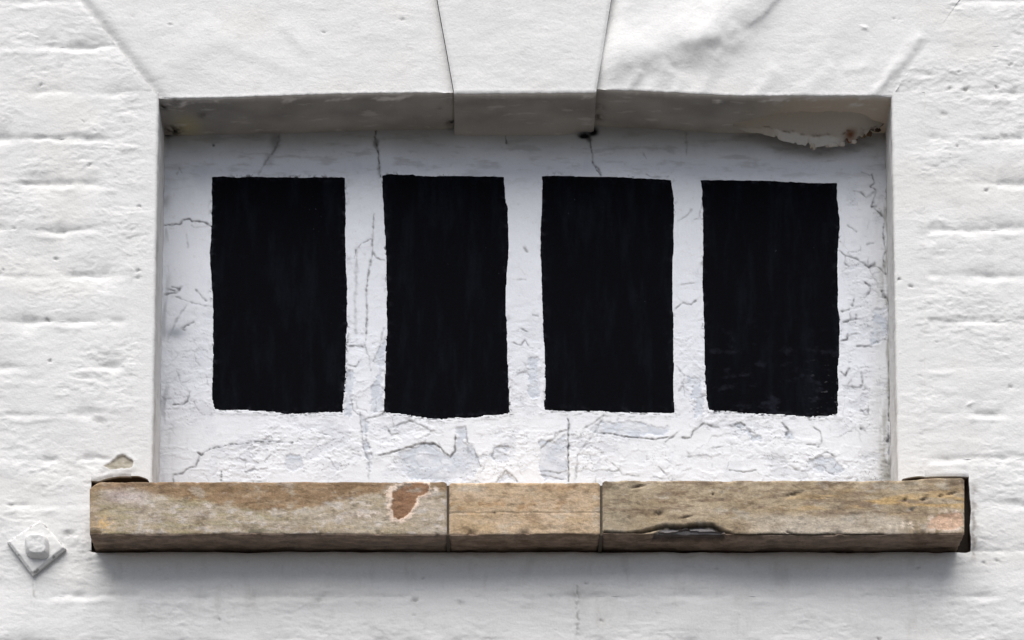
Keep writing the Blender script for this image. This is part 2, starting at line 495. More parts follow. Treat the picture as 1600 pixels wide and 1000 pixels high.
# the brickwork that carries on outside the photograph, coarser, joined into one part
def outer_ring():
    xs = np.arange(-1100, 2701, 9.0); ys = np.arange(-1250, 1851, 9.0)
    X, Y = np.meshgrid(xs, ys)
    w = 3.2 * fbm(X, Y, 95, 95, 2, 81)
    t = np.abs(((Y + w - 359) / 71.6 + 0.5) % 1 - 0.5) * 71.6
    dep = 2.4 * (0.4 + 0.8 * ss(-0.2, 0.4, fbm(X, Y, 120, 60, 2, 83)))
    h = common(X, Y) - dep * np.exp(-(t / 7) ** 2)
    col = white_col(X, Y, np.zeros(X.shape))
    P = W(X, Y); P[..., 1] -= h / 1000 - 0.003
    xc, yc = (xs[:-1] + 4.5), (ys[:-1] + 4.5)
    XC, YC = np.meshgrid(xc, yc)
    skip = (XC > -4) & (XC < 1606) & (YC > -62) & (YC < 1068)
    o = grid_obj("outer_brickwork", P, col, M_WALL, brick_wall, (0, 0.25, 0), skip=skip)
    o["kind"] = "stuff"
outer_ring()

def box(name, x0, x1, y0, y1, z0, z1, mat, parent, col, rough=0.0):
    v = np.array([(x, y, z) for x in (x0, x1) for y in (y0, y1) for z in (z0, z1)])
    q = np.array([[0, 1, 3, 2], [4, 6, 7, 5], [0, 4, 5, 1], [2, 3, 7, 6], [0, 2, 6, 4], [1, 5, 7, 3]])
    return link(name, raw_mesh(name, v, q, np.tile(col, (8, 1)), False), mat, parent)

# dark mortar bed in which the sill sits: shows only in the open gaps round the stone
for q0, q1, q2, q3 in ((128, 236, 735, 872), (236, 1406, 800, 872), (1406, 1530, 735, 872)):
    _a, _b2 = W(q0, q3, 0.0), W(q1, q2, 0.0)
    box("mortar_bed", _a[0], _b2[0], 0.022, 0.085, _a[2], _b2[2], M_STONE, brick_wall, srgb(52, 46, 41))

# ------------------------------------------------------------------ lintel
stone_lintel = thing("stone_lintel", (0, 0, 4.35), "white painted flat arch of stone with a proud keystone above the window recess", "lintel")
key_l = lambda y: 709 - (147 - y) * 26 / 147
key_r = lambda y: 932 + (147 - y) * 23.5 / 147

def ridge(px, py, a, b, w1, w2, amp):
    """a fold in the paint: crest from a to b, steep on its lower right side (w2), easy on the other (w1)"""
    (x0, y0), (x1, y1) = a, b
    dx, dy = x1 - x0, y1 - y0
    L_ = math.hypot(dx, dy)
    t = ((px - x0) * dx + (py - y0) * dy) / L_
    n = ((px - x0) * -dy + (py - y0) * dx) / L_
    if dx < 0: n = -n
    g_ = np.where(n > 0, np.exp(-(n / w2) ** 2), np.exp(-(n / w1) ** 2))
    e = ss(-w1, w1 * 0.5, t) * (1 - ss(L_ - w1 * 0.5, L_ + w1, t))
    return amp * g_ * e

def lintel_stone(name, xl, xr, ye, proud, seed, kind):
    Wd = float(xr(147) - xl(147))
    nu = int(Wd / 1.7)
    nf, na, nsf = 136, 7, 48
    s = np.concatenate([np.linspace(0, 1, nf), np.linspace(1, 2, na + 1)[1:], np.linspace(2, 3, nsf)[1:]])
    U, S = np.meshgrid(np.linspace(0, 1, nu), s)
    rr = 3.2
    py = lerp(-70.6, 147.0, np.clip(S, 0, 1))
    px = lerp(xl(py), xr(py), U)
    E = ye(px) + 1.0 * fbm(px, 0 * px + seed, 30, 30, 4, 100 + seed, 0.6) + 0.7 * fbm(px, 0 * px + seed, 9, 9, 2, 110 + seed)
    a = np.clip(S - 1, 0, 1) * np.pi / 2; q = np.clip(S - 2, 0, 1)
    py = np.where(S <= 1, lerp(-70.6, E - rr, np.clip(S, 0, 1)), E - rr + rr * np.sin(a))
    d = np.where(S <= 1, 0, rr * (1 - np.cos(a))) + q * 103
    ny, nz = -np.where(S <= 1, 1, np.cos(a)), -np.where(S <= 1, 0, np.sin(a))
    ph, dirt = pits(px, py)
    soft = np.where(S > 1.5, 1.0, 0.0)
    lipn = np.exp(-((E - py) / 3.5) ** 2) * (0.5 + 1.4 * np.abs(fbm(px, 0 * px, 22, 22, 3, 120 + seed, 0.6)))
    h = 0.8 * common(px, py, 0.35) + 1.1 * fbm(px, py, 120, 90, 3, 7 + seed) + ph
    h = h + 0.9 * lipn
    h = np.where(soft > 0, 0.8 * fbm(px, d, 80, 40, 3, 17 + seed) + 0.35 * fbm(px, d, 12, 9, 3, 18 + seed), h)
    if kind == 'k': h = h + 7 * soft * ss(62, 104, d) ** 1.6 * (1 - ss(880, 912, px))
    if kind == 'r':
        front = 1 - soft
        px_, py_ = px, py
        px = px + 16 * fbm(px_, py_, 60, 60, 3, 141); py = py + 10 * fbm(px_, py_, 60, 60, 3, 142)
        h = h + front * (ridge(px, py, (952, 104), (1112, 62), 55, 26, 9.5)
                         + ridge(px, py, (1095, 78), (1200, -30), 44, 34, 10.0)
                         + ridge(px, py, (1085, 150), (1125, 95), 16, 16, 3.0)
                         + ridge(px, py, (1005, 150), (1050, 106), 12, 13, 2.4)
                         + ridge(px, py, (968, 146), (1000, 118), 10, 9, 2.4) + ridge(px, py, (1048, 152), (1070, 118), 9, 11, 1.6)
                         + ridge(px, py, (1170, 36), (1232, -14), 22, 5, 2.2) + ridge(px, py, (1180, 150), (1212, 112), 12, 14, 1.8) + ridge(px, py, (1255, 148), (1300, 108), 14, 16, 1.8)
                         + ridge(px, py, (1240, 120), (1330, 20), 60, 30, 2.6)
                         + ridge(px, py, (1370, 145), (1440, 60), 12, 9, 2.6)
                         + ridge(px, py, (1320, 112), (1358, 100), 10, 6, 1.0))
        px, py = px_, py_
    if kind == 'l':
        h = h + (1 - soft) * (ridge(px, py, (350, 62), (470, 112), 40, 18, 1.6) + ridge(px, py, (440, 40), (480, 78), 16, 8, 1.2)
                              + ridge(px, py, (250, 120), (330, 40), 18, 30, 1.2))
    # joints: edges fall away into the gap; at the skewbacks the paint runs on over the brick
    el, er = px - xl(py), xr(py) - px
    if kind != 'k':
        ed_ = el if kind == 'l' else er
        k_ = np.exp(-(ed_ / 14) ** 2) * (1 - soft)
        h = lerp(h, common(px, py) - proud, k_)
    gl, gr = {'l': (5.5, 8.0), 'k': (3.0, 3.0), 'r': (9.0, 0.0)}[kind]
    wl, wr = {'l': (13, 17), 'k': (3.0, 3.2), 'r': (15, 15)}[kind]
    h = h - gl * np.exp(-(el / wl) ** 2) * np.where(soft > 0, 0.45, 1) - gr * np.exp(-(er / wr) ** 2) * np.where(soft > 0, 0.45, 1)
    if kind == 'r': h = h - 0.9 * np.exp(-((er - 4) / 15) ** 2) * ss(30, 75, py) * (1 - soft) * (0.5 + ss(-0.2, 0.3, fbm(px, py, 30, 30, 2, 131)))
    h = h + proud * np.where(soft > 0, 0.15, 1)
    P = W(px, py, 0)
    P[..., 1] = d / 1000 + ny * h / 1000
    P[..., 2] += nz * h / 1000
    col = white_col(px, py, dirt)
    # soffit: never repainted, grimy; smears where the brush turned the arris
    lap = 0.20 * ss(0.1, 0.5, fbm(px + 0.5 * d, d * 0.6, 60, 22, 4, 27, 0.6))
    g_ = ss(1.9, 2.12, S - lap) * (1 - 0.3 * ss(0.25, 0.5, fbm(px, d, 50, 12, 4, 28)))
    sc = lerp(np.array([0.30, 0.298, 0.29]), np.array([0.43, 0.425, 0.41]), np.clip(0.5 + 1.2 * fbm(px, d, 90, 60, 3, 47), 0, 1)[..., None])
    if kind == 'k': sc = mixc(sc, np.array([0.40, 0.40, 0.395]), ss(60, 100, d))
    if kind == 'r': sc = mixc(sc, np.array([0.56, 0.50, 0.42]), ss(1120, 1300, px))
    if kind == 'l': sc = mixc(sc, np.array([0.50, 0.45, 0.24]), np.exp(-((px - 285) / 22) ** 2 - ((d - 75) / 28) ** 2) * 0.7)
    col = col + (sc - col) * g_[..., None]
    sp = 0 * px
    spots = {'l': [(262, 88, 15, 1), (312, 45, 8, 0.45), (275, 8, 8, 0.6), (252, 25, 8, 0.9), (704, 84, 7, 1), (686, 40, 5, 0.4)], 'k': [],
             'r': [(938, 50, 8, 0.5), (936, 78, 10, 0.8), (1330, 96, 20, 0.5)]}[kind]
    for (a_, b_, r_, k_) in spots:
        sp = np.maximum(sp, k_ * np.exp(-((px - a_) / r_) ** 2 - ((d - b_) / r_) ** 2) * ss(-0.5, 0.2, fbm(px, d, 9, 9, 2, 57)))
    col = mixc(col, srgb(22, 19, 17), np.clip(sp, 0, 1) * (S > 1.3))
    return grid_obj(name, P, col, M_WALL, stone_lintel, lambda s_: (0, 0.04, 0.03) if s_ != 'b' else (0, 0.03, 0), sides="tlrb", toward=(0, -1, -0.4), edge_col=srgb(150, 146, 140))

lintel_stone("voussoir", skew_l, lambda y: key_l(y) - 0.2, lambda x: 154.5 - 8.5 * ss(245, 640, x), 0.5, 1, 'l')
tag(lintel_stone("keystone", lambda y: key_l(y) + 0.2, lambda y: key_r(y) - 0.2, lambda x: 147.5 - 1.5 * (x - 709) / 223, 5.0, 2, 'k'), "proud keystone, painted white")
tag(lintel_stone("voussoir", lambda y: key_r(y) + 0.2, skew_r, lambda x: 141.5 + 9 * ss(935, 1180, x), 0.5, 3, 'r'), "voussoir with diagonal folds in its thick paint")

# plaster skin that has come loose at the back of the soffit and hangs with a ragged lip
def loose_skin():
    lx = [1146, 1165, 1182, 1200, 1215, 1245, 1262, 1271, 1290, 1312, 1332, 1352, 1372, 1388]
    ly = [199, 206, 207.5, 212, 218, 224, 227, 229, 227, 226, 221, 213, 203, 190]
    nu, nv = 190, 26
    U, V = np.meshgrid(np.linspace(1146, 1388, nu), np.linspace(0, 1, nv))
    lip = np.interp(U, lx, ly) + 1.6 * fbm(U, 0 * U, 16, 16, 4, 201, 0.6)
    for a_, b_, w_ in ((1213, 5, 2.0), (1243, 3, 2), (1263, 5, 2.5), (1303, 4, 4), (1322, 7, 3.5), (1342, 5, 3), (1360, 5, 3)):
        lip = lip - b_ * np.exp(-((U - a_) / w_) ** 2)
    plain = np.interp(U, lx, ly)
    lip = lerp(plain, lip, V ** 5)
    d = lerp(0.068 - 0.038 * ss(1146, 1215, U) * (1 - ss(1330, 1386, U)), 0.074, V)
    zf = W(U, 150, 0)[..., 2] + 0.0035
    lipz = W(U, lip, 0.074)[..., 2]
    P = W(U, 150, 0)
    P[..., 0] = W(U, lip, 0.074)[..., 0]
    P[..., 1] = d + 0.003 * fbm(U, V * 60, 40, 30, 2, 203)
    P[..., 2] = lerp(zf, lipz, V ** 1.7) + 0.0030 * V * fbm(U, V * 40, 26, 24, 4, 204, 0.6)
    c = np.tile(np.array([0.44, 0.405, 0.355]), U.shape + (1,))
    c = mixc(c, np.array([0.58, 0.57, 0.54]), ss(0.80, 0.84, V + 0.10 * fbm(U, V * 30, 22, 16, 4, 205)) * ss(1196, 1216, U) * (1 - ss(1300, 1325, U)))
    vk = V + 0.10 * fbm(U, V * 0, 22, 16, 4, 207)
    c = mixc(c, srgb(70, 60, 50), np.exp(-((vk - 0.79) / 0.018) ** 2) * ss(1160, 1190, U) * ss(-0.2, 0.25, fbm(U, V * 20, 18, 18, 2, 208)) * 0.8)
    c = mixc(c, np.array([0.50, 0.47, 0.42]), ss(0.80, 0.84, vk) * ss(1150, 1165, U) * (1 - ss(1196, 1216, U)))
    c = mixc(c, srgb(105, 62, 36), np.exp(-((U - 1328) / 9) ** 2 - ((V - 0.85) / 0.12) ** 2))
    c = mixc(c, srgb(60, 46, 34), ss(1335, 1360, U) * ss(0.7, 1.0, V) * ss(-0.2, 0.3, fbm(U, V * 40, 9, 9, 2, 206)))
    return grid_obj("loose_plaster", P, c, M_WALL, stone_lintel, lambda s_: (0, 0.0018, 0.004), sides="blr", toward=(0, -0.6, -1), edge_col=srgb(120, 110, 98))
skin = loose_skin()
tag(skin, "hanging plaster skin with ragged lip")

def lump(name, c, r, col, mat, parent, seed, sub=18):
    """small irregular crumb"""
    t, p = np.meshgrid(np.linspace(0, 2 * np.pi, sub), np.linspace(0.02, np.pi - 0.02, sub // 2))
    k = 1 + 0.75 * fbm(np.cos(t) * 2 * np.sin(p) + seed * 5, np.sin(t) * 2 * np.sin(p) + np.cos(p), 1.3, 1.3, 2, seed)
    P = np.stack([c[0] + r[0] * k * np.sin(p) * np.cos(t), c[1] + r[1] * k * np.sin(p) * np.sin(t), c[2] + r[2] * k * np.cos(p)], -1)
    V = P.reshape(-1, 3)
    return link(name, raw_mesh(name, V, grid_quads(*P.shape[:2])[:, ::-1], np.tile(col, (len(V), 1))), mat, parent)

for i, (a, b, rx, rz, c_) in enumerate([(1271, 225, 6, 8, srgb(190, 182, 168)), (1258, 222, 6, 3, srgb(205, 200, 192)), (1298, 226, 12, 3, srgb(208, 203, 195)),
                                        (1315, 225, 5, 4, srgb(200, 192, 182)), (1331, 217, 9, 5, srgb(120, 68, 40)), (1334, 221, 5, 3.5, srgb(205, 195, 186)),
                                        (1348, 212, 6, 3.5, srgb(105, 84, 64)), (1358, 209, 4, 4, srgb(92, 72, 54)), (1370, 203, 6, 2.5, srgb(70, 54, 42))]):
    p_ = W(a, b, 0.075)
    lump("plaster_crumb", p_, (rx / 1000, 0.003, rz / 1000), c_, M_WALL, stone_lintel, 300 + i)

# ------------------------------------------------------------------ blind window: painted infill in the recess
blind_window = thing("blind_window", tuple(W(820, 800, 0.1)), "blind window in the recess, flaking white paint with four black painted panes", "blind window")
DI = 0.100
PANES = [
    dict(l=[(276, 331), (300, 330.5), (350, 330), (400, 328), (440, 329), (470, 331), (500, 332), (560, 333), (580, 331), (600, 330), (625, 330), (642, 334)],
         r=[(276, 538.5), (300, 539.5), (370, 541), (450, 543), (520, 543), (560, 542), (590, 541), (620, 538), (645, 537)],
         t=[(331, 276), (350, 274.5), (370, 276), (400, 274.5), (430, 276.5), (480, 276.5), (538, 277)],
         b=[(331, 641), (350, 643), (380, 643), (420, 645), (440, 647), (470, 647), (500, 645.5), (538, 645)]),
    dict(l=[(275, 597), (350, 599), (400, 602), (470, 603.5), (520, 603), (560, 601), (600, 599.5), (645, 598)],
         r=[(275, 789), (310, 791), (325, 794.5), (360, 795.5), (400, 795), (430, 793), (480, 792), (560, 795), (600, 796.5), (648, 798)],
         t=[(597, 274), (605, 272), (645, 272), (650, 274), (720, 274), (789, 275)],
         b=[(598, 645), (612, 648), (630, 649), (650, 653), (670, 656), (690, 657), (705, 654), (740, 653), (760, 651), (798, 647)]),
    dict(l=[(274, 846), (320, 845.5), (400, 844), (440, 845), (470, 846), (550, 849), (600, 851), (625, 850), (645, 848)],
         r=[(280, 1050), (300, 1052), (310, 1054), (400, 1053), (470, 1052), (560, 1054), (600, 1054), (647, 1055)],
         t=[(846, 274.5), (870, 273), (900, 274), (940, 274), (980, 276), (1020, 279), (1052, 280)],
         b=[(848, 643), (900, 643.5), (960, 645), (1010, 647), (1055, 647)]),
    dict(l=[(282, 1095), (300, 1097), (340, 1098), (400, 1097), (440, 1096), (480, 1098), (560, 1099), (600, 1101), (625, 1103), (645, 1107)],
         r=[(286, 1308), (310, 1308), (325, 1310), (350, 1313), (390, 1311), (420, 1309), (480, 1310), (500, 1313), (555, 1313), (580, 1310), (600, 1312), (620, 1310), (648, 1310)],
         t=[(1095, 281.5), (1150, 281.5), (1200, 282), (1240, 284), (1308, 286)],
         b=[(1106, 643), (1150, 645), (1170, 648), (1220, 649.5), (1260, 653), (1290, 652.5), (1309, 648)])]
def cv(pts):
    a = np.array(pts, float)
    return lambda t: np.interp(t, a[:, 0], a[:, 1])
for p in PANES:
    for k in "lrtb": p[k + 'f'] = cv(p[k])

def pane_sd(px, py):
    """> 0 outside every black pane, roughly in pixels"""
    d = np.full(px.shape, 1e3)
    for p in PANES:
        dx = np.maximum(p['lf'](py) - px, px - p['rf'](py))
        dy = np.maximum(p['tf'](px) - py, py - p['bf'](px))
        d = np.minimum(d, np.maximum(dx, dy))
    return d

# (points, strength, width, lift): lift > 0 raises the paint above/left of the line, < 0 below/right
CRACKS = [
    ([(588, 202), (586, 214), (590, 232), (592, 255), (594, 276)], 0.95, 1.5, 0), ([(585, 222), (588, 232)], 0.6, 2, 0),
    ([(788, 200), (791, 224)], 0.95, 1.2, 0), ([(436, 205), (437, 219), (429, 234), (425, 240)], 0.6, 2.0, 0), ([(428, 236), (416, 252), (404, 272)], 0.4, 1.5, 0),
    ([(921, 214), (925, 240), (927, 256), (938, 273)], 0.8, 1.3, 0), ([(927, 256), (934, 262), (938, 270)], 0.6, 1.2, 0),
    ([(1072, 195), (1073, 242)], 0.45, 1.2, 0), ([(1005, 240), (1010, 248)], 0.4, 1, 0), ([(1010, 272), (1020, 276), (1045, 276)], 0.4, 1, 0),
    ([(257, 352), (280, 350), (287, 343), (297, 342), (300, 345), (318, 347), (330, 354)], 0.8, 1.1, 0.5), ([(300, 352), (303, 356), (330, 353)], 0.4, 1, 0),
    ([(292, 368), (293, 385)], 0.35, 1.3, 0), ([(276, 272), (281, 262), (284, 270)], 0.3, 1.2, 0),
    ([(258, 461), (276, 457), (283, 449)], 0.7, 1.4, 0.6), ([(263, 452), (274, 455)], 0.7, 1.4, 0), ([(268, 448), (280, 452)], 0.6, 1.3, 0),
    ([(274, 464), (300, 473), (318, 478), (330, 478)], 0.45, 1.1, 0), ([(307, 453), (314, 462), (322, 470)], 0.6, 1.2, 0),
    ([(292, 477), (277, 498), (272, 510), (262, 530)], 0.4, 1.4, 0), ([(286, 512), (295, 507), (302, 504)], 0.8, 1.6, 0),
    ([(271, 632), (285, 632), (294, 627), (297, 612)], 0.7, 1.1, 0.6), ([(303, 628), (312, 645), (320, 648)], 0.35, 1, 0),
    ([(308, 707), (314, 712), (328, 701), (348, 699), (362, 693), (376, 695), (392, 691), (425, 690), (456, 692)], 0.85, 1.2, -1.0),
    ([(271, 752), (271, 742), (285, 739), (295, 731), (306, 729), (312, 712)], 0.6, 1.2, 0.8),
    ([(584, 335), (583, 360), (582, 373), (564, 381), (557, 390), (553, 404), (543, 405)], 0.65, 1.2, 0.8),
    ([(582, 373), (582, 394), (578, 412), (574, 440), (572, 462), (574, 490), (572, 520)], 0.7, 1.3, 0), ([(582, 393), (588, 403), (600, 407)], 0.6, 1.2, 0.5),
    ([(557, 395), (557, 430), (555, 470), (556, 520)], 0.35, 2.0, 0), ([(543, 541), (556, 540), (566, 542)], 0.6, 1.2, 0.7), ([(546, 571), (556, 573), (561, 566)], 0.6, 1.2, 0.8),
    ([(572, 520), (570, 540), (577, 560), (580, 580)], 0.4, 1.2, 0.4), ([(600, 512), (594, 540), (583, 565)], 0.5, 1.3, 0.8), ([(548, 620), (552, 640), (560, 648)], 0.45, 1.2, 0.7),
    ([(562, 645), (565, 672), (568, 700), (577, 720), (576, 748)], 0.45, 1.3, 0.5), ([(570, 650), (573, 690), (583, 715)], 0.3, 1.2, 0), ([(571, 655), (590, 650), (598, 647)], 0.55, 1.2, 0.8),
    ([(593, 712), (618, 706), (640, 699), (655, 694), (678, 693), (688, 699), (695, 708), (703, 713), (711, 706), (711, 693), (712, 680)], 0.75, 1.2, 1.5),
    ([(728, 668), (730, 690), (739, 698), (745, 712), (750, 728)], 0.55, 1.2, -1.4), ([(777, 752), (790, 735), (800, 742), (808, 752)], 0.5, 1.1, 0.8),
    ([(769, 712), (772, 700), (782, 696), (794, 698)], 0.45, 1.1, 0.8), ([(845, 700), (856, 690), (866, 686), (868, 677), (886, 672)], 0.55, 1.1, 0.9),
    ([(845, 736), (858, 735), (872, 739), (886, 735)], 0.5, 1.1, 0.7), ([(846, 742), (862, 744), (880, 749)], 0.45, 1.1, 0.7),
    ([(888, 655), (888, 752)], 1.0, 1.3, 0), ([(944, 648), (930, 675), (914, 695), (903, 710), (899, 750)], 0.45, 1.4, 0),
    ([(940, 676), (958, 678), (975, 682), (1000, 684), (1025, 687), (1043, 683)], 0.75, 1.2, 0.9), ([(1040, 690), (1050, 683), (1058, 676)], 0.6, 1.2, 0.6), ([(1066, 684), (1080, 684), (1082, 675), (1098, 662), (1122, 668)], 0.6, 1.2, 0.9),
    ([(914, 668), (925, 662), (942, 650)], 0.5, 1.1, 0.7), ([(1147, 664), (1156, 660), (1164, 665)], 0.7, 1.3, 0.8), ([(1222, 661), (1233, 672), (1229, 680)], 0.7, 1.3, 0.8),
    ([(1272, 668), (1282, 675), (1284, 692), (1278, 700)], 0.5, 1.1, 0.7), ([(1140, 665), (1165, 668), (1180, 678)], 0.45, 1.1, 0.6), ([(1345, 670), (1352, 674)], 0.8, 1.8, 0),
    ([(1260, 695), (1275, 696)], 0.6, 1.1, 0.6), ([(1280, 712), (1292, 706), (1305, 714)], 0.6, 1.2, 0.7), ([(1140, 734), (1160, 738), (1180, 735)], 0.5, 1.1, 0.6), ([(1115, 700), (1130, 698)], 0.5, 1.1, 0.6),
    ([(1022, 745), (1035, 748)], 0.6, 1.1, 0.5), ([(1030, 730), (1042, 742)], 0.6, 1.1, 0.5), ([(955, 723), (962, 728)], 0.5, 1.1, 0.5), ([(980, 742), (998, 744)], 0.5, 1.1, 0.5),
    ([(1362, 272), (1366, 286), (1360, 292), (1369, 297), (1366, 311), (1362, 322), (1374, 332), (1381, 340)], 0.75, 1.2, 0.5),
    ([(1333, 298), (1345, 300), (1353, 309), (1362, 302), (1368, 299)], 0.55, 1.2, 0.5), ([(1347, 269), (1360, 274)], 0.4, 1, 0), ([(1362, 323), (1368, 323)], 0.9, 1.8, 0),
    ([(1381, 350), (1380, 372), (1384, 392), (1380, 405), (1384, 428)], 0.75, 1.4, 0), ([(1312, 392), (1322, 400), (1335, 403), (1357, 416), (1370, 416), (1384, 428)], 0.6, 1.2, 0.6),
    ([(1357, 418), (1366, 412)], 0.8, 1.4, 0), ([(1320, 400), (1320, 412), (1327, 416), (1316, 425)], 0.55, 1.2, 0.6), ([(1325, 352), (1338, 362)], 0.5, 1.1, 0), ([(1355, 382), (1364, 380)], 0.5, 1.1, 0),
    ([(1378, 455), (1381, 463), (1388, 468), (1391, 478), (1391.5, 540), (1391, 600), (1389.5, 655)], 1.0, 1.9, 0),
    ([(1352, 441), (1360, 447), (1360, 455), (1352, 465), (1334, 466), (1332, 478)], 0.75, 1.2, 0.9), ([(1316, 486), (1326, 484)], 0.8, 1.3, 0.9), ([(1318, 504), (1326, 501)], 0.7, 1.3, 0.9),
    ([(1327, 524), (1337, 520)], 0.7, 1.2, 0.9), ([(1315, 533), (1323, 531), (1325, 522)], 0.8, 1.3, 1.0), ([(1339, 541), (1362, 541)], 0.6, 1.1, 0.8),
    ([(1346, 583), (1348, 600), (1342, 607), (1330, 604), (1318, 608)], 0.65, 1.2, 1.0), ([(1314, 582), (1320, 587), (1326, 577)], 0.8, 1.3, 1.0), ([(1345, 640), (1352, 649), (1357, 648), (1356, 634)], 0.55, 1.1, 0.7),
    ([(1337, 493), (1337, 498)], 0.6, 1.4, 0), ([(1388, 680), (1388, 690)], 0.95, 2.6, 0), ([(1380, 722), (1390, 723)], 0.8, 2.2, 0), ([(1383, 744), (1393, 746)], 1, 2.6, 0), ([(1388, 665), (1390, 745)], 0.5, 1.3, 0),
    ([(1083, 343), (1092, 341), (1097, 316)], 0.4, 1.0, 0), ([(1060, 345), (1075, 336), (1080, 328)], 0.4, 1.2, 0), ([(1056, 482), (1067, 473), (1080, 476), (1087, 470)], 0.6, 1.2, 0.8),
    ([(1065, 445), (1085, 442)], 0.4, 1, 0.5), ([(1057, 572), (1070, 588), (1060, 612), (1068, 600)], 0.4, 1.1, 0.6), ([(820, 387), (824, 393)], 0.5, 1.5, 0), ([(808, 437), (822, 437)], 0.4, 1, 0),
    ([(803, 536), (813, 540), (820, 532), (826, 540)], 0.5, 1.1, 0.7), ([(815, 514), (823, 518)], 0.5, 1.1, 0.6), ([(833, 492), (841, 494)], 0.5, 1.1, 0), ([(808, 585), (822, 580), (830, 590)], 0.4, 1.1, 0.6),
    ([(620, 665), (640, 658), (655, 664), (672, 672)], 0.5, 1.1, 0.8), ([(606, 672), (612, 680), (624, 676)], 0.5, 1.1, 0.7), ([(500, 676), (520, 682)], 0.4, 1.1, 0.5),
]
DASHES = [(346, 737, 1.2), (346, 741, 1.4), (346, 745, 1.6), (345.5, 750, 1.8)]
BARE = [  # top coat gone: older bluish coat shows
    [(622, 712), (640, 702), (656, 696), (678, 695), (688, 701), (696, 711), (704, 715), (713, 706), (714, 668), (728, 664), (731, 690), (739, 699), (746, 714), (748, 750), (640, 750), (628, 742)],
    [(771, 700), (784, 697), (795, 700), (790, 716), (776, 722), (768, 714)], [(778, 750), (790, 737), (800, 743), (808, 752)],
    [(592, 560), (602, 520), (600, 600), (597, 640), (580, 640), (584, 590)], [(538, 650), (545, 580), (552, 580), (549, 650)],
    [(564, 650), (571, 650), (574, 690), (584, 716), (578, 740), (568, 705)], [(846, 690), (866, 688), (886, 674), (886, 750), (850, 750), (842, 720)],
    [(920, 670), (960, 655), (1040, 668), (1040, 682), (975, 680), (930, 676)], [(1148, 664), (1156, 661), (1185, 680), (1190, 690), (1170, 686)],
    [(1222, 662), (1233, 672), (1240, 685), (1228, 680)], [(1262, 716), (1280, 712), (1305, 716), (1318, 735), (1290, 738), (1262, 730)], [(445, 712), (470, 710), (475, 735), (452, 738)],
    [(1365, 480), (1385, 480), (1386, 520), (1368, 545), (1360, 530)], [(825, 560), (840, 560), (843, 620), (830, 625)], [(1075, 590), (1096, 590), (1100, 640), (1088, 650)]]

xs = np.arange(234, 1411, 1.35); ys = np.arange(190, 826, 1.35)
PX, PY = np.meshgrid(xs, ys)
wx = PX + 1.4 * fbm(PX, PY, 9, 9, 2, 401); wy = PY + 1.4 * fbm(PX, PY, 9, 9, 2, 402)
H = 1.0 * fbm(PX, PY, 170, 170, 2, 411) + 0.45 * fbm(PX, PY, 40, 34, 3, 412) + 0.12 * fbm(PX, PY, 7, 12, 2, 413)
C = np.tile(np.array([0.80, 0.825, 0.875]), PX.shape + (1,))
C = C * (1 + 0.04 * fbm(PX, PY, 60, 90, 3, 421))[..., None]
low = ss(560, 690, PY + 40 * fbm(PX, PY, 160, 160, 2, 423))
C = mixc(C, np.array([0.86, 0.878, 0.91]), low * 0.8)
C = mixc(C, np.array([0.80, 0.80, 0.80]), ss(1330, 1390, PX) * 0.5)
# older coats showing through in soft streaks
C = mixc(C, np.array([0.68, 0.71, 0.77]), ss(0.18, 0.42, fbm(PX, PY, 45, 80, 4, 425, 0.6)) * 0.35)
# craquelure
reg = np.clip(np.maximum.reduce([ss(655, 690, PY) * 0.9, ss(1310, 1330, PX) * ss(255, 300, PY), ss(480, 560, PY) * 0.85, 0.30 * ss(330, 420, PY), 0.12 * np.ones(PX.shape)]), 0, 1)
reg = reg * ss(-0.25, 0.3, fbm(PX, PY, 90, 90, 3, 431) + 0.05)
q1 = 9 * fbm(PX, PY, 26, 26, 3, 433, 0.6); q2 = 9 * fbm(PX, PY, 26, 26, 3, 434, 0.6)
f1, f2, cid = voronoi((PX + q1) / 30, (PY + q2) / 23, 7)
edge = (f2 - f1)
brk = ss(-0.1, 0.25, fbm(PX, PY, 30, 30, 2, 435))            # cracks come and go
cr = np.exp(-(edge / 0.055) ** 2) * reg * brk
H = H - 0.75 * cr + reg * (0.55 * (cid - 0.5) + 0.55 * np.exp(-(edge / 0.25) ** 2) * (cid > 0.55))
CR = cr * 0.42
# small horizontal lifting flakes
fl = fbm(PX + q1, PY, 30, 7, 3, 441, 0.6)
flm = ss(645, 690, PY) + 0.6 * ss(0.1, 0.3, fbm(PX, PY, 120, 120, 2, 442)) * ss(420, 560, PY)
flm = flm * (0.15 + 0.85 * ss(-0.05, 0.3, fbm(PX, PY, 110, 70, 3, 444)))
H = H + np.clip(flm, 0, 1) * 0.5 * ss(0.10, 0.16, fl)
CR = np.maximum(CR, np.clip(flm, 0, 1) * 0.30 * np.exp(-((fl - 0.105) / 0.02) ** 2) * ss(-0.05, 0.25, fbm(PX, PY, 22, 22, 2, 443)))
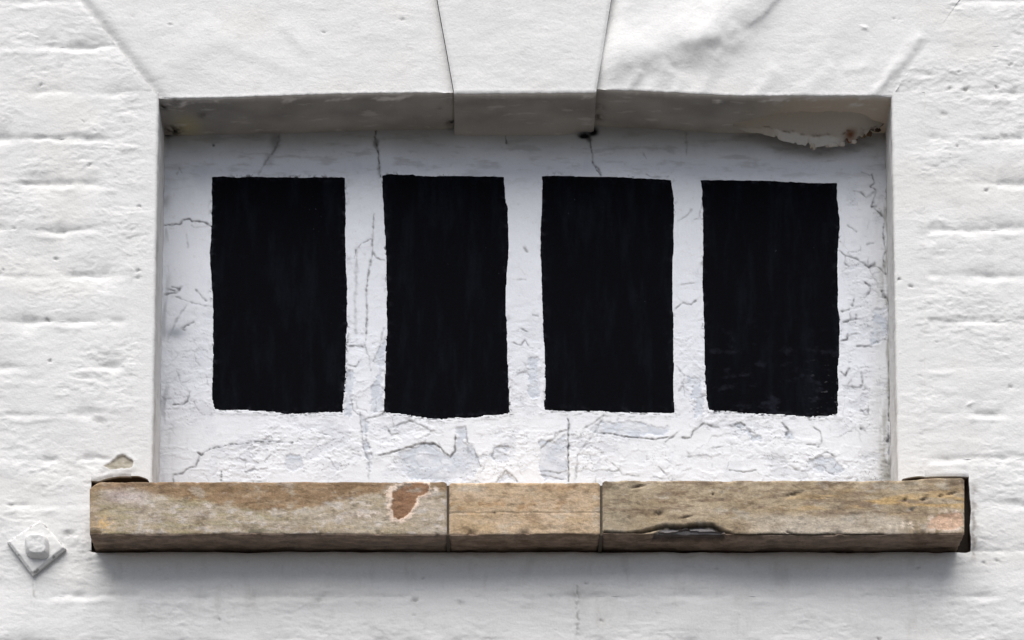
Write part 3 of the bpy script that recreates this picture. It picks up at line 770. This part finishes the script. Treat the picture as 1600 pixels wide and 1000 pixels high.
# coats of paint broken off in steps
T = fbm(PX + 0.6 * q1, PY, 70, 36, 6, 471, 0.66)
T2 = fbm(PX, PY + 0.6 * q2, 44, 26, 6, 472, 0.66)
rough_reg = np.clip(np.maximum.reduce([ss(648, 672, PY), ss(1316, 1330, PX) * ss(250, 300, PY), ss(430, 560, PY) * 0.7, 0.10 + 0 * PX]), 0, 1)
rough_reg = rough_reg * ss(-0.3, 0.15, fbm(PX, PY, 120, 80, 3, 473))
slope = np.gradient(T, axis=0)
for t_, th, stp, sgn in ((T, 0.08, 0.55, 1), (T, -0.14, 0.6, 1), (T2, 0.16, 0.5, 1), (T2, -0.10, 0.45, -1)):
    H = H + rough_reg * stp * sgn * ss(th - 0.008, th + 0.008, t_)
    sl = np.gradient(t_, axis=0) * sgn < 0                   # downward-facing lips get a painted shade line
    CR = np.maximum(CR, rough_reg * sl * 0.52 * np.exp(-((t_ - th) / 0.012) ** 2) * ss(-0.15, 0.3, fbm(PX, PY, 16, 16, 2, 474)))
C = mixc(C, np.array([0.64, 0.665, 0.72]), rough_reg * (1 - ss(-0.148, -0.132, T)) * 0.55)
C = mixc(C, np.array([0.68, 0.70, 0.745]), rough_reg * ss(0.155, 0.165, -T2) * 0.4)
C = mixc(C, np.array([0.60, 0.60, 0.60]), ss(0.25, 0.5, fbm(PX, PY, 12, 9, 4, 475, 0.65)) * 0.35)
for poly in BARE:
    m_ = (PX > min(p[0] for p in poly) - 8) & (PX < max(p[0] for p in poly) + 8) & (PY > min(p[1] for p in poly) - 8) & (PY < max(p[1] for p in poly) + 8)
    d = poly_sd(wx[m_] + 7.0 * fbm(PX[m_], PY[m_], 18, 18, 4, 403, 0.6), wy[m_] + 7.0 * fbm(PX[m_], PY[m_], 18, 18, 4, 404, 0.6), poly)
    d = d + 14 * T2[m_]
    k = 1 - ss(-1.0, 1.0, d)
    H[m_] -= 1.0 * k * (0.7 + 0.5 * ss(-0.2, 0.2, T[m_]))
    C[m_] = mixc(C[m_], np.array([0.60, 0.64, 0.71]), k * (0.42 + 0.5 * ss(-0.3, 0.2, fbm(PX[m_], PY[m_], 22, 16, 3, 476))))
for pts, st, wd, lf in CRACKS:
    x0, x1 = min(p[0] for p in pts) - 16, max(p[0] for p in pts) + 16
    y0, y1 = min(p[1] for p in pts) - 16, max(p[1] for p in pts) + 16
    m_ = (PX > x0) & (PX < x1) & (PY > y0) & (PY < y1)
    d, sd_ = line_dist(wx[m_] + 0.8 * fbm(PX[m_], PY[m_], 5, 5, 2, 405), wy[m_], pts)
    vary = 0.55 + 0.6 * ss(-0.3, 0.3, gnoise(PX[m_] / 7, PY[m_] / 7, 406))
    g_ = np.exp(-(d / (wd * (0.85 + 0.9 * ss(-0.2, 0.5, gnoise(PX[m_] / 11, PY[m_] / 11, 408))))) ** 2) * vary
    H[m_] -= 1.3 * st * g_
    if lf:
        up = (sd_ < 0) if lf > 0 else (sd_ > 0)
        H[m_] += abs(lf) * np.exp(-(d / 6.0)) * up
    CR[m_] = np.maximum(CR[m_], st * np.clip(g_, 0, 1))
for a, b, r_ in DASHES:
    CR = np.maximum(CR, np.exp(-(((PX - a) / r_) ** 2 + ((PY - b) / 1.5) ** 2)))
C = mixc(C, srgb(46, 46, 50), np.clip(CR * 1.12, 0, 1) * 0.88)
# top rail: grime plus a grey gradient deepening the lintel's shade; dark holes, smudges
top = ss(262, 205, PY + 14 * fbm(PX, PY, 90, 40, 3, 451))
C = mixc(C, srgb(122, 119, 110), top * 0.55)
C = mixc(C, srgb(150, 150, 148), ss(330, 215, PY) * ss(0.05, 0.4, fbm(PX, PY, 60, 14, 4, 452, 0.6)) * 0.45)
C = mixc(C, srgb(140, 142, 146), np.exp(-((PX - 256) / 10) ** 2) * ss(0.0, 0.4, fbm(PX, PY, 14, 60, 3, 453)) * 0.5)
C = mixc(C, srgb(150, 148, 138), np.exp(-((PX - 1386) / 12) ** 2) * ss(-0.2, 0.3, fbm(PX, PY, 14, 60, 3, 454)) * 0.7)
C = mixc(C, srgb(150, 155, 165), np.exp(-((PX - 274) / 16) ** 2 - ((PY - 520) / 9) ** 2) * 0.8)
for a, b, rx, ry, k_, dep in [(914, 210, 11, 6, 1.0, 6), (927, 204, 8, 7, 1.0, 5), (920, 218, 4, 5, 0.6, 1), (262, 204, 12, 8, 0.95, 4), (430, 222, 8, 14, 0.35, 0), (420, 250, 8, 10, 0.22, 0),
                              (334, 227, 2.5, 2, 0.7, 1), (288, 515, 3, 2, 0.5, 1), (705, 196, 6, 4, 0.8, 3), (1385, 205, 7, 14, 0.4, 1), (589, 222, 4, 6, 0.35, 0)]:
    e = np.exp(-(((wx - a) / rx) ** 2 + ((wy - b) / ry) ** 2) ** 1.5) * k_
    H = H - dep * e
    C = mixc(C, srgb(20, 19, 20), np.clip(e * 1.1, 0, 1))
# black brushed past the edges of the panes
sd0 = pane_sd(PX, PY)
br = np.exp(-(np.clip(sd0, 0, 99) / 2.2)) * ss(0.02, 0.25, fbm(PX, PY, 7, 8, 3, 461, 0.6)) * ss(0.0, 0.35, fbm(PX, PY, 55, 80, 3, 462))
bot = np.exp(-(np.clip(sd0, 0, 99) / 4.5)) * ss(635, 648, PY) * ss(0.05, 0.3, fbm(PX, PY, 14, 2.5, 3, 463, 0.6))
C = mixc(C, srgb(30, 31, 38), np.clip(br * 0.9 + bot * 0.8, 0, 1) * (sd0 > -3))
H = np.where(sd0 < -2.5, -2.2, H)                           # bare ground under the black coat
H = H + 0.7 * np.exp(-((sd0 - 3) / 2.5) ** 2) * ss(-0.1, 0.3, fbm(PX, PY, 30, 30, 2, 465))
PI_ = W(PX, PY, DI)
PI_[..., 1] -= H / 1000
xc, yc = np.meshgrid((xs[:-1] + xs[1:]) / 2, (ys[:-1] + ys[1:]) / 2)
bars = []
for a, b in ((0, 1), (1, 2), (2, 3)):
    bars.append((xc > PANES[a]['rf'](yc) - 12) & (xc < PANES[b]['lf'](yc) + 12) & (yc > 276) & (yc < 646))
anybar = bars[0] | bars[1] | bars[2]

def sub_grid(name, mask, parent, **kw):
    """the quads of the infill selected by mask, as a mesh of their own"""
    Q = grid_quads(*PX.shape)[mask.reshape(-1)]
    ids, inv = np.unique(Q, return_inverse=True)
    Q = inv.reshape(-1, 4)
    V = PI_.reshape(-1, 3)[ids]
    a = V[Q[:, 0]]
    if np.cross(V[Q[:, 1]] - a, V[Q[:, 3]] - a).sum(0)[1] > 0: Q = Q[:, ::-1]
    return link(name, raw_mesh(name, V, Q, C.reshape(-1, 3)[ids]), M_PANEL, parent)

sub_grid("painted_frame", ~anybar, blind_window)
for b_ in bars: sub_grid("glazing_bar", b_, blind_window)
box("infill_backing", PI_[0, 0, 0], PI_[0, -1, 0], DI + 0.012, DI + 0.11, PI_[-1, 0, 2], PI_[0, 0, 2], M_PANEL, blind_window, srgb(120, 110, 100))

def pane(p, seed):
    nu, nv = 190, 300
    u, v = np.meshgrid(np.linspace(0, 1, nu), np.linspace(0, 1, nv))
    X0, X1 = p['t'][0][0], p['t'][-1][0]
    yy = lerp(lerp(p['t'][0][1], p['t'][-1][1], u), lerp(p['b'][0][1], p['b'][-1][1], u), v)
    def rag(t, k, a):
        return a * fbm(t, 0 * t + k, 16, 16, 3, seed + k, 0.65) + 0.8 * a * ss(0.15, 0.4, fbm(t, 0 * t + k, 70, 70, 2, seed + k + 5)) * fbm(t, 0 * t, 4, 4, 2, seed + k + 9)
    px = lerp(p['lf'](yy) + rag(yy, 1, 1.6), p['rf'](yy) + rag(yy, 2, 1.2), u)
    py = lerp(p['tf'](px) + rag(px, 3, 1.0), p['bf'](px) + rag(px, 4, 1.7), v)
    h = 0.55 + 0.35 * fbm(px, py, 60, 90, 2, seed + 11) + 0.15 * fbm(px, py, 9, 24, 2, seed + 12)
    e = np.minimum(np.minimum(u, 1 - u) * (X1 - X0), np.minimum(v, 1 - v) * 368)
    h = h - 0.9 * np.exp(-(e / 1.6) ** 2)
    c = np.tile(srgb(6, 7, 12), px.shape + (1,))
    c = mixc(c, srgb(19, 23, 31), ss(-0.1, 0.5, fbm(px, py, 26, 130, 5, seed + 13, 0.65)) * 0.45)
    c = mixc(c, srgb(58, 60, 68), np.exp(-(e / 3.5)) * ss(0.05, 0.45, fbm(px, py, 12, 10, 3, seed + 14)) * 0.8)
    spk = 0.6 * ss(0.60, 0.72, fbm(px, py, 5, 5, 2, seed + 15)) * ss(0.2, 0.5, fbm(px, py, 90, 90, 2, seed + 16))
    c = mixc(c, srgb(95, 100, 112), spk * 0.7)
    if seed == 540:                                          # the last pane is scuffed low on its right
        sc_ = ss(0.12, 0.5, fbm(px, py, 34, 20, 4, 555, 0.6)) * ss(470, 600, py)
        c = mixc(c, srgb(52, 54, 66), sc_ * 0.3)
        c = mixc(c, srgb(110, 110, 116), ss(0.3, 0.5, fbm(px, py, 14, 5, 3, 556, 0.6)) * ss(1250, 1300, px) * ss(540, 590, py) * 0.4)
    P = W(px, py, DI)
    P[..., 1] -= h / 1000
    return grid_obj("painted_pane", P, c, M_BLACK, blind_window, (0, 0.004, 0), edge_col=srgb(14, 14, 18))
for i, p in enumerate(PANES):
    o = pane(p, 510 + 10 * i)
    if i == 1: o["label"] = "black painted pane with sagging lower edge"
    if i == 3: o["label"] = "black painted pane, scuffed low on one side"

# ------------------------------------------------------------------ sill
stone_sill = thing("stone_sill", (0, -0.05, 3.642), "bare brown sandstone window sill in three lengths below the blind window", "sill")
DS = -0.062
TERRA = [(611, 772), (622, 764), (635, 757), (655, 754), (667, 757), (668, 769), (652, 775), (649, 786), (644, 795), (634, 806), (621, 811), (614, 800), (612, 788), (616, 780)]

def sill_colour(kind, px, py, under):
    n1 = fbm(px + 20 * gnoise(px / 50, py / 20, 601), py, 70, 24, 5, 602, 0.6)
    n2 = fbm(px, py, 26, 13, 5, 603, 0.62)
    n3 = fbm(px, py, 7, 5.5, 3, 604, 0.6)
    t1 = np.clip(0.5 + 1.3 * n1, 0, 1); t2 = np.clip(0.5 + 1.5 * n2, 0, 1)
    if kind == 'l':
        c = lerp(srgb(178, 165, 150), srgb(158, 144, 118), t1[..., None])
        c = mixc(c, srgb(186, 178, 172), ss(0.55, 0.9, t2) * 0.6)
        c = mixc(c, srgb(148, 138, 104), ss(0.55, 0.85, np.clip(0.5 + 1.5 * fbm(px, py, 70, 11, 3, 605), 0, 1)) * (1 - ss(380, 520, px)) * 0.55)
        line = np.interp(px, [140, 200, 240, 300, 350, 400, 450, 500, 560, 620, 700], [768, 762, 772, 780, 788, 797, 797, 788, 774, 770, 764]) + 3 * fbm(px, py, 30, 12, 3, 606)
        br = 1 - ss(-4, 5, py - line + 7 * n2 + 4 * n3)
        c = mixc(c, lerp(srgb(152, 124, 92), srgb(128, 104, 78), t2[..., None]), np.clip(br * 0.9 + 0.5 * n2 * br, 0, 0.95))
        c = mixc(c, srgb(168, 150, 148), np.exp(-((px - 185) / 26) ** 2 - ((py - 775) / 12) ** 2) * 0.8)
        c = mixc(c, srgb(190, 178, 172), np.exp(-((px - 215) / 22) ** 2 - ((py - 778) / 10) ** 2) * 0.8)
        c = mixc(c, srgb(200, 160, 88), np.exp(-((px - 160) / 16) ** 2 - ((py - 820) / 14) ** 2) * 0.75 * ss(-0.3, 0.3, n3 + 0.1))
        c = mixc(c, srgb(150, 128, 100), (1 - ss(146, 160, px)) * 0.6)
        c = mixc(c, srgb(82, 78, 66), ss(757, 750, py + 4 * n2) * ss(480, 520, px) * (1 - ss(690, 698, px)) * 0.8 * ss(-0.2, 0.3, n3 + 0.1))
        dT = poly_sd(px + 4 * fbm(px, py, 12, 12, 3, 607, 0.6), py + 5 * fbm(px, py, 12, 12, 4, 608, 0.65), TERRA) - 1.5 + 2.5 * fbm(px, py, 6, 6, 2, 615)
        halo = (1 - ss(5, 8, dT + 9 * fbm(px, py, 11, 8, 4, 609, 0.65) + 3 * ss(640, 660, px)))
        c = mixc(c, srgb(218, 196, 178), halo * 0.9)
        c = mixc(c, lerp(srgb(150, 116, 90), srgb(126, 94, 70), np.clip(0.5 + 1.6 * n2 + 0.8 * n3, 0, 1)[..., None]), 1 - ss(-1.5, 0.5, dT))
        for a, b, r1, r2 in ((575, 788, 8, 3), (562, 804, 5, 3), (574, 807, 7, 3), (586, 801, 6, 2.5), (680, 766, 5, 5)):
            c = mixc(c, srgb(214, 200, 188), np.clip(1.6 * np.exp(-((px - a) / r1) ** 2 - ((py - b) / r2) ** 2) * ss(-0.25, 0.1, n3), 0, 1) * 0.8)
        h = -1.3 * (1 - ss(-1.5, 0.5, dT)) + 0.6 * np.clip(halo, 0, 1)
    elif kind == 'm':
        c = lerp(srgb(190, 168, 142), srgb(172, 148, 116), t1[..., None])
        c = mixc(c, srgb(158, 126, 90), ss(0.5, 0.9, t2) * np.exp(-((py - 792) / 14) ** 2) * 0.75)
        c = mixc(c, srgb(160, 128, 96), np.exp(-((py - 762) / 5) ** 2) * ss(0.45, 0.8, t1) * 0.7)
        c = mixc(c, srgb(222, 198, 168), ss(756, 751, py + 3 * n3) * 0.7)
        c = mixc(c, srgb(120, 92, 66), np.exp(-((py - 801 - 2 * fbm(px, py, 40, 40, 2, 611)) / 0.9) ** 2) * 0.5 * ss(-0.1, 0.2, fbm(px, py, 40, 40, 2, 612)))
        c = mixc(c, srgb(150, 124, 96), np.exp(-((px - 860) / 14) ** 2 - ((py - 761) / 3.5) ** 2) * 0.8)
        c = mixc(c, srgb(58, 44, 34), np.exp(-((px - 773) / 2) ** 2 - ((py - 801) / 1.6) ** 2))
        h = -0.8 * np.exp(-((py - 801 - 2 * fbm(px, py, 40, 40, 2, 611)) / 1.3) ** 2)
    else:
        c = lerp(srgb(174, 158, 134), srgb(148, 130, 104), t1[..., None])
        lowg = ss(798, 812, py + 6 * n1) * ss(1130, 1230, px) * (1 - ss(1400, 1440, px))
        c = mixc(c, srgb(180, 170, 156), lowg * 0.75)
        c = mixc(c, srgb(140, 130, 110), (1 - ss(960, 1020, px)) * 0.5)
        c = mixc(c, srgb(118, 98, 80), ss(0.5, 0.85, np.clip(0.5 + 1.5 * fbm(px, py, 60, 10, 4, 621, 0.6), 0, 1)) * (1 - ss(800, 812, py)) * 0.6)
        c = mixc(c, srgb(190, 158, 104), ss(0.45, 0.8, np.clip(0.5 + 1.3 * fbm(px, py, 80, 12, 3, 622), 0, 1)) * ss(1150, 1330, px) * np.exp(-((py - 785) / 16) ** 2) * 0.8)
        c = mixc(c, srgb(112, 98, 86), np.exp(-((px - 1340) / 60) ** 2 - ((py - 797) / 11) ** 2) * ss(-0.2, 0.25, n2) * 0.7)
        dP = poly_sd(px + 5 * fbm(px, py, 14, 14, 3, 623, 0.6), py + 4 * fbm(px, py, 10, 10, 3, 624, 0.6), [(1448, 826), (1455, 812), (1470, 803), (1503, 800), (1504, 822), (1490, 828)])
        c = mixc(c, srgb(222, 204, 188), np.exp(-(np.clip(dP, 0, 99) / 5)) * ss(-0.2, 0.25, fbm(px, py, 10, 8, 3, 625, 0.6) + 0.05) * 0.9)
        c = mixc(c, srgb(198, 164, 138), (1 - ss(-1, 1, dP)) * 0.9)
        c = mixc(c, srgb(216, 200, 184), np.exp(-((px - 1418) / 22) ** 2 - ((py - 821) / 5) ** 2) * ss(0.0, 0.25, n3) * 0.9)
        sp = 0 * px
        for a, b, r1, r2 in ((1414, 781, 3.5, 2.5), (1444, 780, 6, 2.5), (1470, 775, 4, 2.2), (1425, 796, 5, 2.5), (1487, 771, 8, 2), (998, 760, 12, 2), (1072, 808, 8, 1.3), (1114, 772, 2, 2), (1030, 802, 7, 4), (1240, 772, 14, 3)):
            sp = np.maximum(sp, np.exp(-((px - a) / r1) ** 2 - ((py + 0.35 * (px - a) * 0.6 - b) / r2) ** 2))
        c = mixc(c, srgb(44, 34, 28), np.clip(1.2 * sp * ss(-0.35, 0.05, n3), 0, 1) * 0.85)
        h = -2.4 * np.clip(sp, 0, 1) + 0.4 * np.exp(-(np.clip(dP, 0, 99) / 6)) - 0.5 * (1 - ss(-1, 1, dP))
    n4 = fbm(px, py, 4.5, 3, 2, 633)
    bl = fbm(px, py, 48, 22, 5, 634, 0.65)
    c = mixc(c, c * np.array([0.66, 0.62, 0.58]), ss(0.10, 0.38, bl) * 0.75)
    c = mixc(c, srgb(186, 182, 172), ss(0.12, 0.40, -bl) * 0.35)
    c = mixc(c, srgb(74, 64, 54), ss(12, 0, py - 752 + 10 * n2) * ss(-0.1, 0.3, fbm(px, 0 * py, 40, 40, 3, 635)) * 0.55)
    c = c * (1 + 0.30 * n3 + 0.16 * n2 + 0.16 * n4)[..., None]
    dk = ss(0.30, 0.6, fbm(px, py, 24, 10, 5, 631, 0.65))
    c = mixc(c, srgb(92, 76, 62), dk * 0.5)
    lt = ss(0.32, 0.6, fbm(px, py, 20, 9, 5, 632, 0.65))
    c = mixc(c, srgb(206, 194, 180), lt * 0.45)
    c = lerp(c.mean(-1, keepdims=True), c, 0.93) * 1.24
    c = c * (1 - 0.32 * ss(0.05, 0.35, fbm(px, py, 30, 12, 6, 636, 0.7)))[..., None]
    # underside pigment darker and browner than the front
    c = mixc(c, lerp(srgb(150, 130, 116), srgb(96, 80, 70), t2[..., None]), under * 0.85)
    return c, h

def sill_stone(x0, x1, kind, seed, ytop):
    nu = int((x1 - x0) / 1.4)
    zt = CZ + (HOR - ytop) / 1000 * (D + DS) / D
    k = (D + DS) / D
    yb = lambda x: 836 + 0.8 * np.sin(x / 90.0) + 1.3 * fbm(x, 0 * x, 70, 70, 3, 700 + seed)
    nt, na, nf, nu2 = 20, 5, 62, 34
    S = np.concatenate([np.linspace(0, 1, nt), np.linspace(1, 2, na + 1)[1:], np.linspace(2, 3, nf)[1:], np.linspace(3, 4, na + 1)[1:], np.linspace(4, 5, nu2)[1:]])
    U, S = np.meshgrid(np.linspace(x0, x1, nu), S)
    px = U
    zt = CZ + (HOR - (ytop + (1.2 * fbm(px, 0 * px, 50, 50, 3, 710 + seed)))) / 1000 * k
    if kind == 'l': zt = zt - 0.004 * (1 - ss(140, 165, px)) ** 2 * 2.0
    if kind == 'r': zt = zt + 0.004 * ss(1400, 1470, px)
    zb = CZ + (HOR - yb(px)) / 1000 * k
    r1, r2 = 0.004, 0.003
    a1 = np.clip(S - 1, 0, 1) * np.pi / 2; a2 = np.clip(S - 3, 0, 1) * np.pi / 2
    y = np.where(S <= 1, lerp(0.105, DS + r1, np.clip(S, 0, 1)), 0)
    z = np.where(S <= 1, zt + 0.003 * (1 - np.clip(S, 0, 1)), 0)
    m = (S > 1) & (S <= 2); y = np.where(m, DS + r1 - r1 * np.sin(a1), y); z = np.where(m, zt - r1 + r1 * np.cos(a1), z)
    m = (S > 2) & (S <= 3); y = np.where(m, DS, y); z = np.where(m, lerp(zt - r1, zb + r2, np.clip(S - 2, 0, 1)), z)
    m = (S > 3) & (S <= 4); y = np.where(m, DS + r2 - r2 * np.cos(a2), y); z = np.where(m, zb + r2 - r2 * np.sin(a2), z)
    m = S > 4; q_ = np.clip(S - 4, 0, 1); y = np.where(m, lerp(DS + r2, 0.03, q_), y)
    z = np.where(m, lerp(zb, W(px, yb(px) + 21.5, 0)[..., 2], np.minimum(1, q_ * (0.03 - DS) / -DS)), z)   # the underside rises a little to the wall
    ny = np.where(S <= 1, 0, np.where(S <= 2, -np.sin(a1), np.where(S <= 3, -1, np.where(S <= 4, -np.cos(a2), 0))))
    nz = np.where(S <= 1, 1, np.where(S <= 2, np.cos(a1), np.where(S <= 3, 0, np.where(S <= 4, -np.sin(a2), -1))))
    # unfolded row in photograph pixels: front rows as seen, underside carried on below
    py = HOR - (z - CZ) * 1000 / k
    arc = py - np.where(S <= 1, (y - DS) * 1000, 0) + np.where(S > 3, (y - DS) * 1000, 0)
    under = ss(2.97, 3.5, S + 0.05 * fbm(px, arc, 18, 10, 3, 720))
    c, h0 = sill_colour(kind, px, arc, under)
    h = h0 * (S <= 3.2) + 1.1 * fbm(px, arc, 80, 26, 4, 730 + seed, 0.55) + 0.35 * fbm(px, arc, 12, 6, 3, 731 + seed, 0.6)
    # worn and chipped arrises
    eb = np.abs(arc - 836)
    chip = ss(0.12, 0.45, fbm(px, arc * 0.4, 42, 42, 3, 740 + seed, 0.6))
    h = h - 6.0 * chip * np.exp(-(eb / 6.5) ** 2) - 1.2 * np.exp(-(eb / 3) ** 2) * (0.5 + fbm(px, 0 * px, 20, 20, 2, 741))
    h = h - 2.0 * ss(0.1, 0.4, fbm(px, 0 * px, 35, 35, 3, 742 + seed)) * np.exp(-((arc - ytop) / 4) ** 2)
    # flaked layers under the stone
    h = h + (S > 3.5) * (1.6 * ss(0.0, 0.04, fbm(px, arc, 90, 16, 3, 745 + seed)) + 1.2 * fbm(px, arc, 60, 14, 3, 746))
    if kind == 'r':                                          # the split at the bottom edge with a loose plate in it
        m_ = poly_sd(px + 2 * fbm(px, arc, 10, 10, 2, 751), arc + 2 * fbm(px, arc, 10, 10, 2, 752), [(1022, 838), (1030, 828), (1045, 823), (1070, 824), (1090, 821), (1115, 822), (1128, 832), (1135, 840), (1128, 862), (1018, 862)])
        k_ = 1 - ss(-2, 2, m_)
        h = h - 6.0 * k_
        c = mixc(c, lerp(srgb(132, 132, 138), srgb(84, 78, 78), ss(830, 842, arc)[..., None]), k_ * 0.8)
        ln, _ = line_dist(px, arc, [(945, 832), (975, 834), (1000, 832), (1025, 826), (1040, 822), (1070, 823), (1090, 820), (1115, 821), (1128, 830), (1150, 837), (1168, 839), (1200, 836), (1232, 837), (1270, 838), (1300, 836), (1340, 837), (1380, 836)])
        g_ = np.exp(-((ln + 1.0 * fbm(px, arc, 9, 9, 2, 753)) / (2.7 - 0.9 * ss(1160, 1200, px) - 0.5 * (1 - ss(960, 1010, px)))) ** 2)
        h = h - 6 * g_; c = mixc(c, srgb(26, 21, 18), np.clip(g_, 0, 1) * 0.9)
        ln, _ = line_dist(px, arc, [(1230, 831), (1245, 837), (1270, 837), (1294, 835)])
        g_ = np.exp(-((ln + 0.8 * fbm(px, arc, 9, 9, 2, 754)) / 1.5) ** 2)
        h = h - 3 * g_; c = mixc(c, srgb(30, 24, 20), np.clip(g_, 0, 1) * 0.9)
        for seg in ([(1018, 850), (1000, 858), (992, 866)], [(1052, 846), (1085, 847)], [(1092, 852), (1140, 850)]):
            ln, _ = line_dist(px, arc, seg); g_ = np.exp(-(ln / 2) ** 2); h = h - 3 * g_; c = mixc(c, srgb(26, 21, 18), np.clip(g_, 0, 1) * 0.8)
    # ends of the stone rounded into the joint
    e = np.minimum(px - x0, x1 - px)
    h = h - 2.4 * np.exp(-(e / 2.4) ** 2)
    X = CX + (px - PCX) / 1000 * k
    P = np.stack([X, y + ny * h / 1000, z + nz * h / 1000], -1)
    # end caps: fan the end section to its middle so that the stone is solid
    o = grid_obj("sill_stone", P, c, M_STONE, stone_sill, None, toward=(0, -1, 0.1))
    for col_, sgn in ((0, -1), (-1, 1)):
        ring = P[:, col_]
        mid = np.stack([ring[:, 0], ring[:, 1], lerp(ring[:, 2], (zt[0, col_] + zb[0, col_]) / 2, 1.0)], -1)
        grid = np.stack([lerp(ring, mid, t) + np.array([0.0015 * 0, 0, 0]) for t in np.linspace(0, 1, 14)], 1)
        cc = np.tile(srgb(128, 112, 94), grid.shape[:2] + (1,))
        cc = cc * (1 + 0.2 * fbm(grid[..., 1] * 1000, grid[..., 2] * 1000, 20, 8, 3, 760))[..., None]
        grid_obj("end_face", grid, cc, M_STONE, o, None, toward=(sgn, 0, 0))
    return o

def fix_sub(o):
    for ch in o.children:
        ch.matrix_parent_inverse.identity()
        ch.location = (0, 0, 0)
s1 = sill_stone(140, 698, 'l', 1, 752)
s2 = sill_stone(702, 937.5, 'm', 2, 753)
s3 = sill_stone(941.5, 1507, 'r', 3, 750)
for s_ in (s1, s2, s3): fix_sub(s_)
s1["label"] = "sill stone with a terracotta coloured scar"
s2["label"] = "short pinkish middle sill stone"
s3["label"] = "sill stone with a split lower edge"
def joint(px):
    a = W(px - 2.6, 838, DS); b = W(px + 2.6, 755, DS)
    o = box("mortar_joint", a[0], b[0], DS + 0.0035, 0.09, a[2] + 0.003, b[2] - 0.002, M_STONE, stone_sill, srgb(92, 84, 74))
joint(700); joint(939.5)

# ------------------------------------------------------------------ tie plate
TP = W(58, 857, 0)
tie_plate = thing("tie_plate", tuple(TP), "diamond shaped iron tie plate with a square nut, painted white, beside the sill's end", "tie plate")
def tie():
    corners = np.array([(64, 814), (104, 860), (52, 902), (12, 849)], float)      # top, right, bottom, left
    n = 64
    U, V = np.meshgrid(np.linspace(0, 1, n), np.linspace(0, 1, n))
    P2 = (corners[0][None, None] * ((1 - U) * (1 - V))[..., None] + corners[1][None, None] * (U * (1 - V))[..., None]
          + corners[2][None, None] * (U * V)[..., None] + corners[3][None, None] * ((1 - U) * V)[..., None])
    px, py = P2[..., 0], P2[..., 1]
    e = np.minimum(np.minimum(U, 1 - U), np.minimum(V, 1 - V)) * 62
    # the thick paint buries the upper corner, the lower edges stand clear
    lift = lerp(7.0, 10.0, ss(818, 872, py)) + 1.2 * fbm(px, py, 26, 26, 3, 806)
    h = lift + 0.7 * common(px * 2, py * 2) * 0.5 + 0.4 * fbm(px, py, 12, 12, 3, 801) - 3.0 * np.exp(-(e / 2.0) ** 2)
    c = white_col(px, py, ss(0.05, 0.4, fbm(px, py, 9, 9, 3, 803)) * np.exp(-((e - 1) / 2.2) ** 2) * 0.8)
    P = W(px, py); P[..., 1] -= h / 1000
    c = c * 0.95
    grid_obj("plate", P, c, M_WALL, tie_plate, (0, 0.016, 0), edge_col=WALL_WHITE * 0.8)
    # square nut, rounded by many coats of paint
    m = 56
    A, B = np.meshgrid(np.linspace(-1, 1, m), np.linspace(-1, 1, m))
    r = (np.abs(A) ** 3.6 + np.abs(B) ** 3.6) ** (1 / 3.6)
    prof = np.clip((1 - r) / 0.36, 0, 1)
    hh = 7 + 16 * np.sin(prof * np.pi / 2) ** 0.8
    px2 = 59.5 + A * 19.5 + 1.2 * B; py2 = 859 + B * 20 + 1.0 * A
    hh = hh + 1.6 * fbm(px2, py2, 20, 20, 3, 805, 0.6)
    P = W(px2, py2); P[..., 1] -= hh / 1000
    # keep the sides near vertical: draw the border in
    c = white_col(px2, py2, 0 * px2)
    c = c * 0.94
    grid_obj("nut", P, c, M_WALL, tie_plate, (0, 0.006, 0), edge_col=WALL_WHITE * 0.9)
tie()
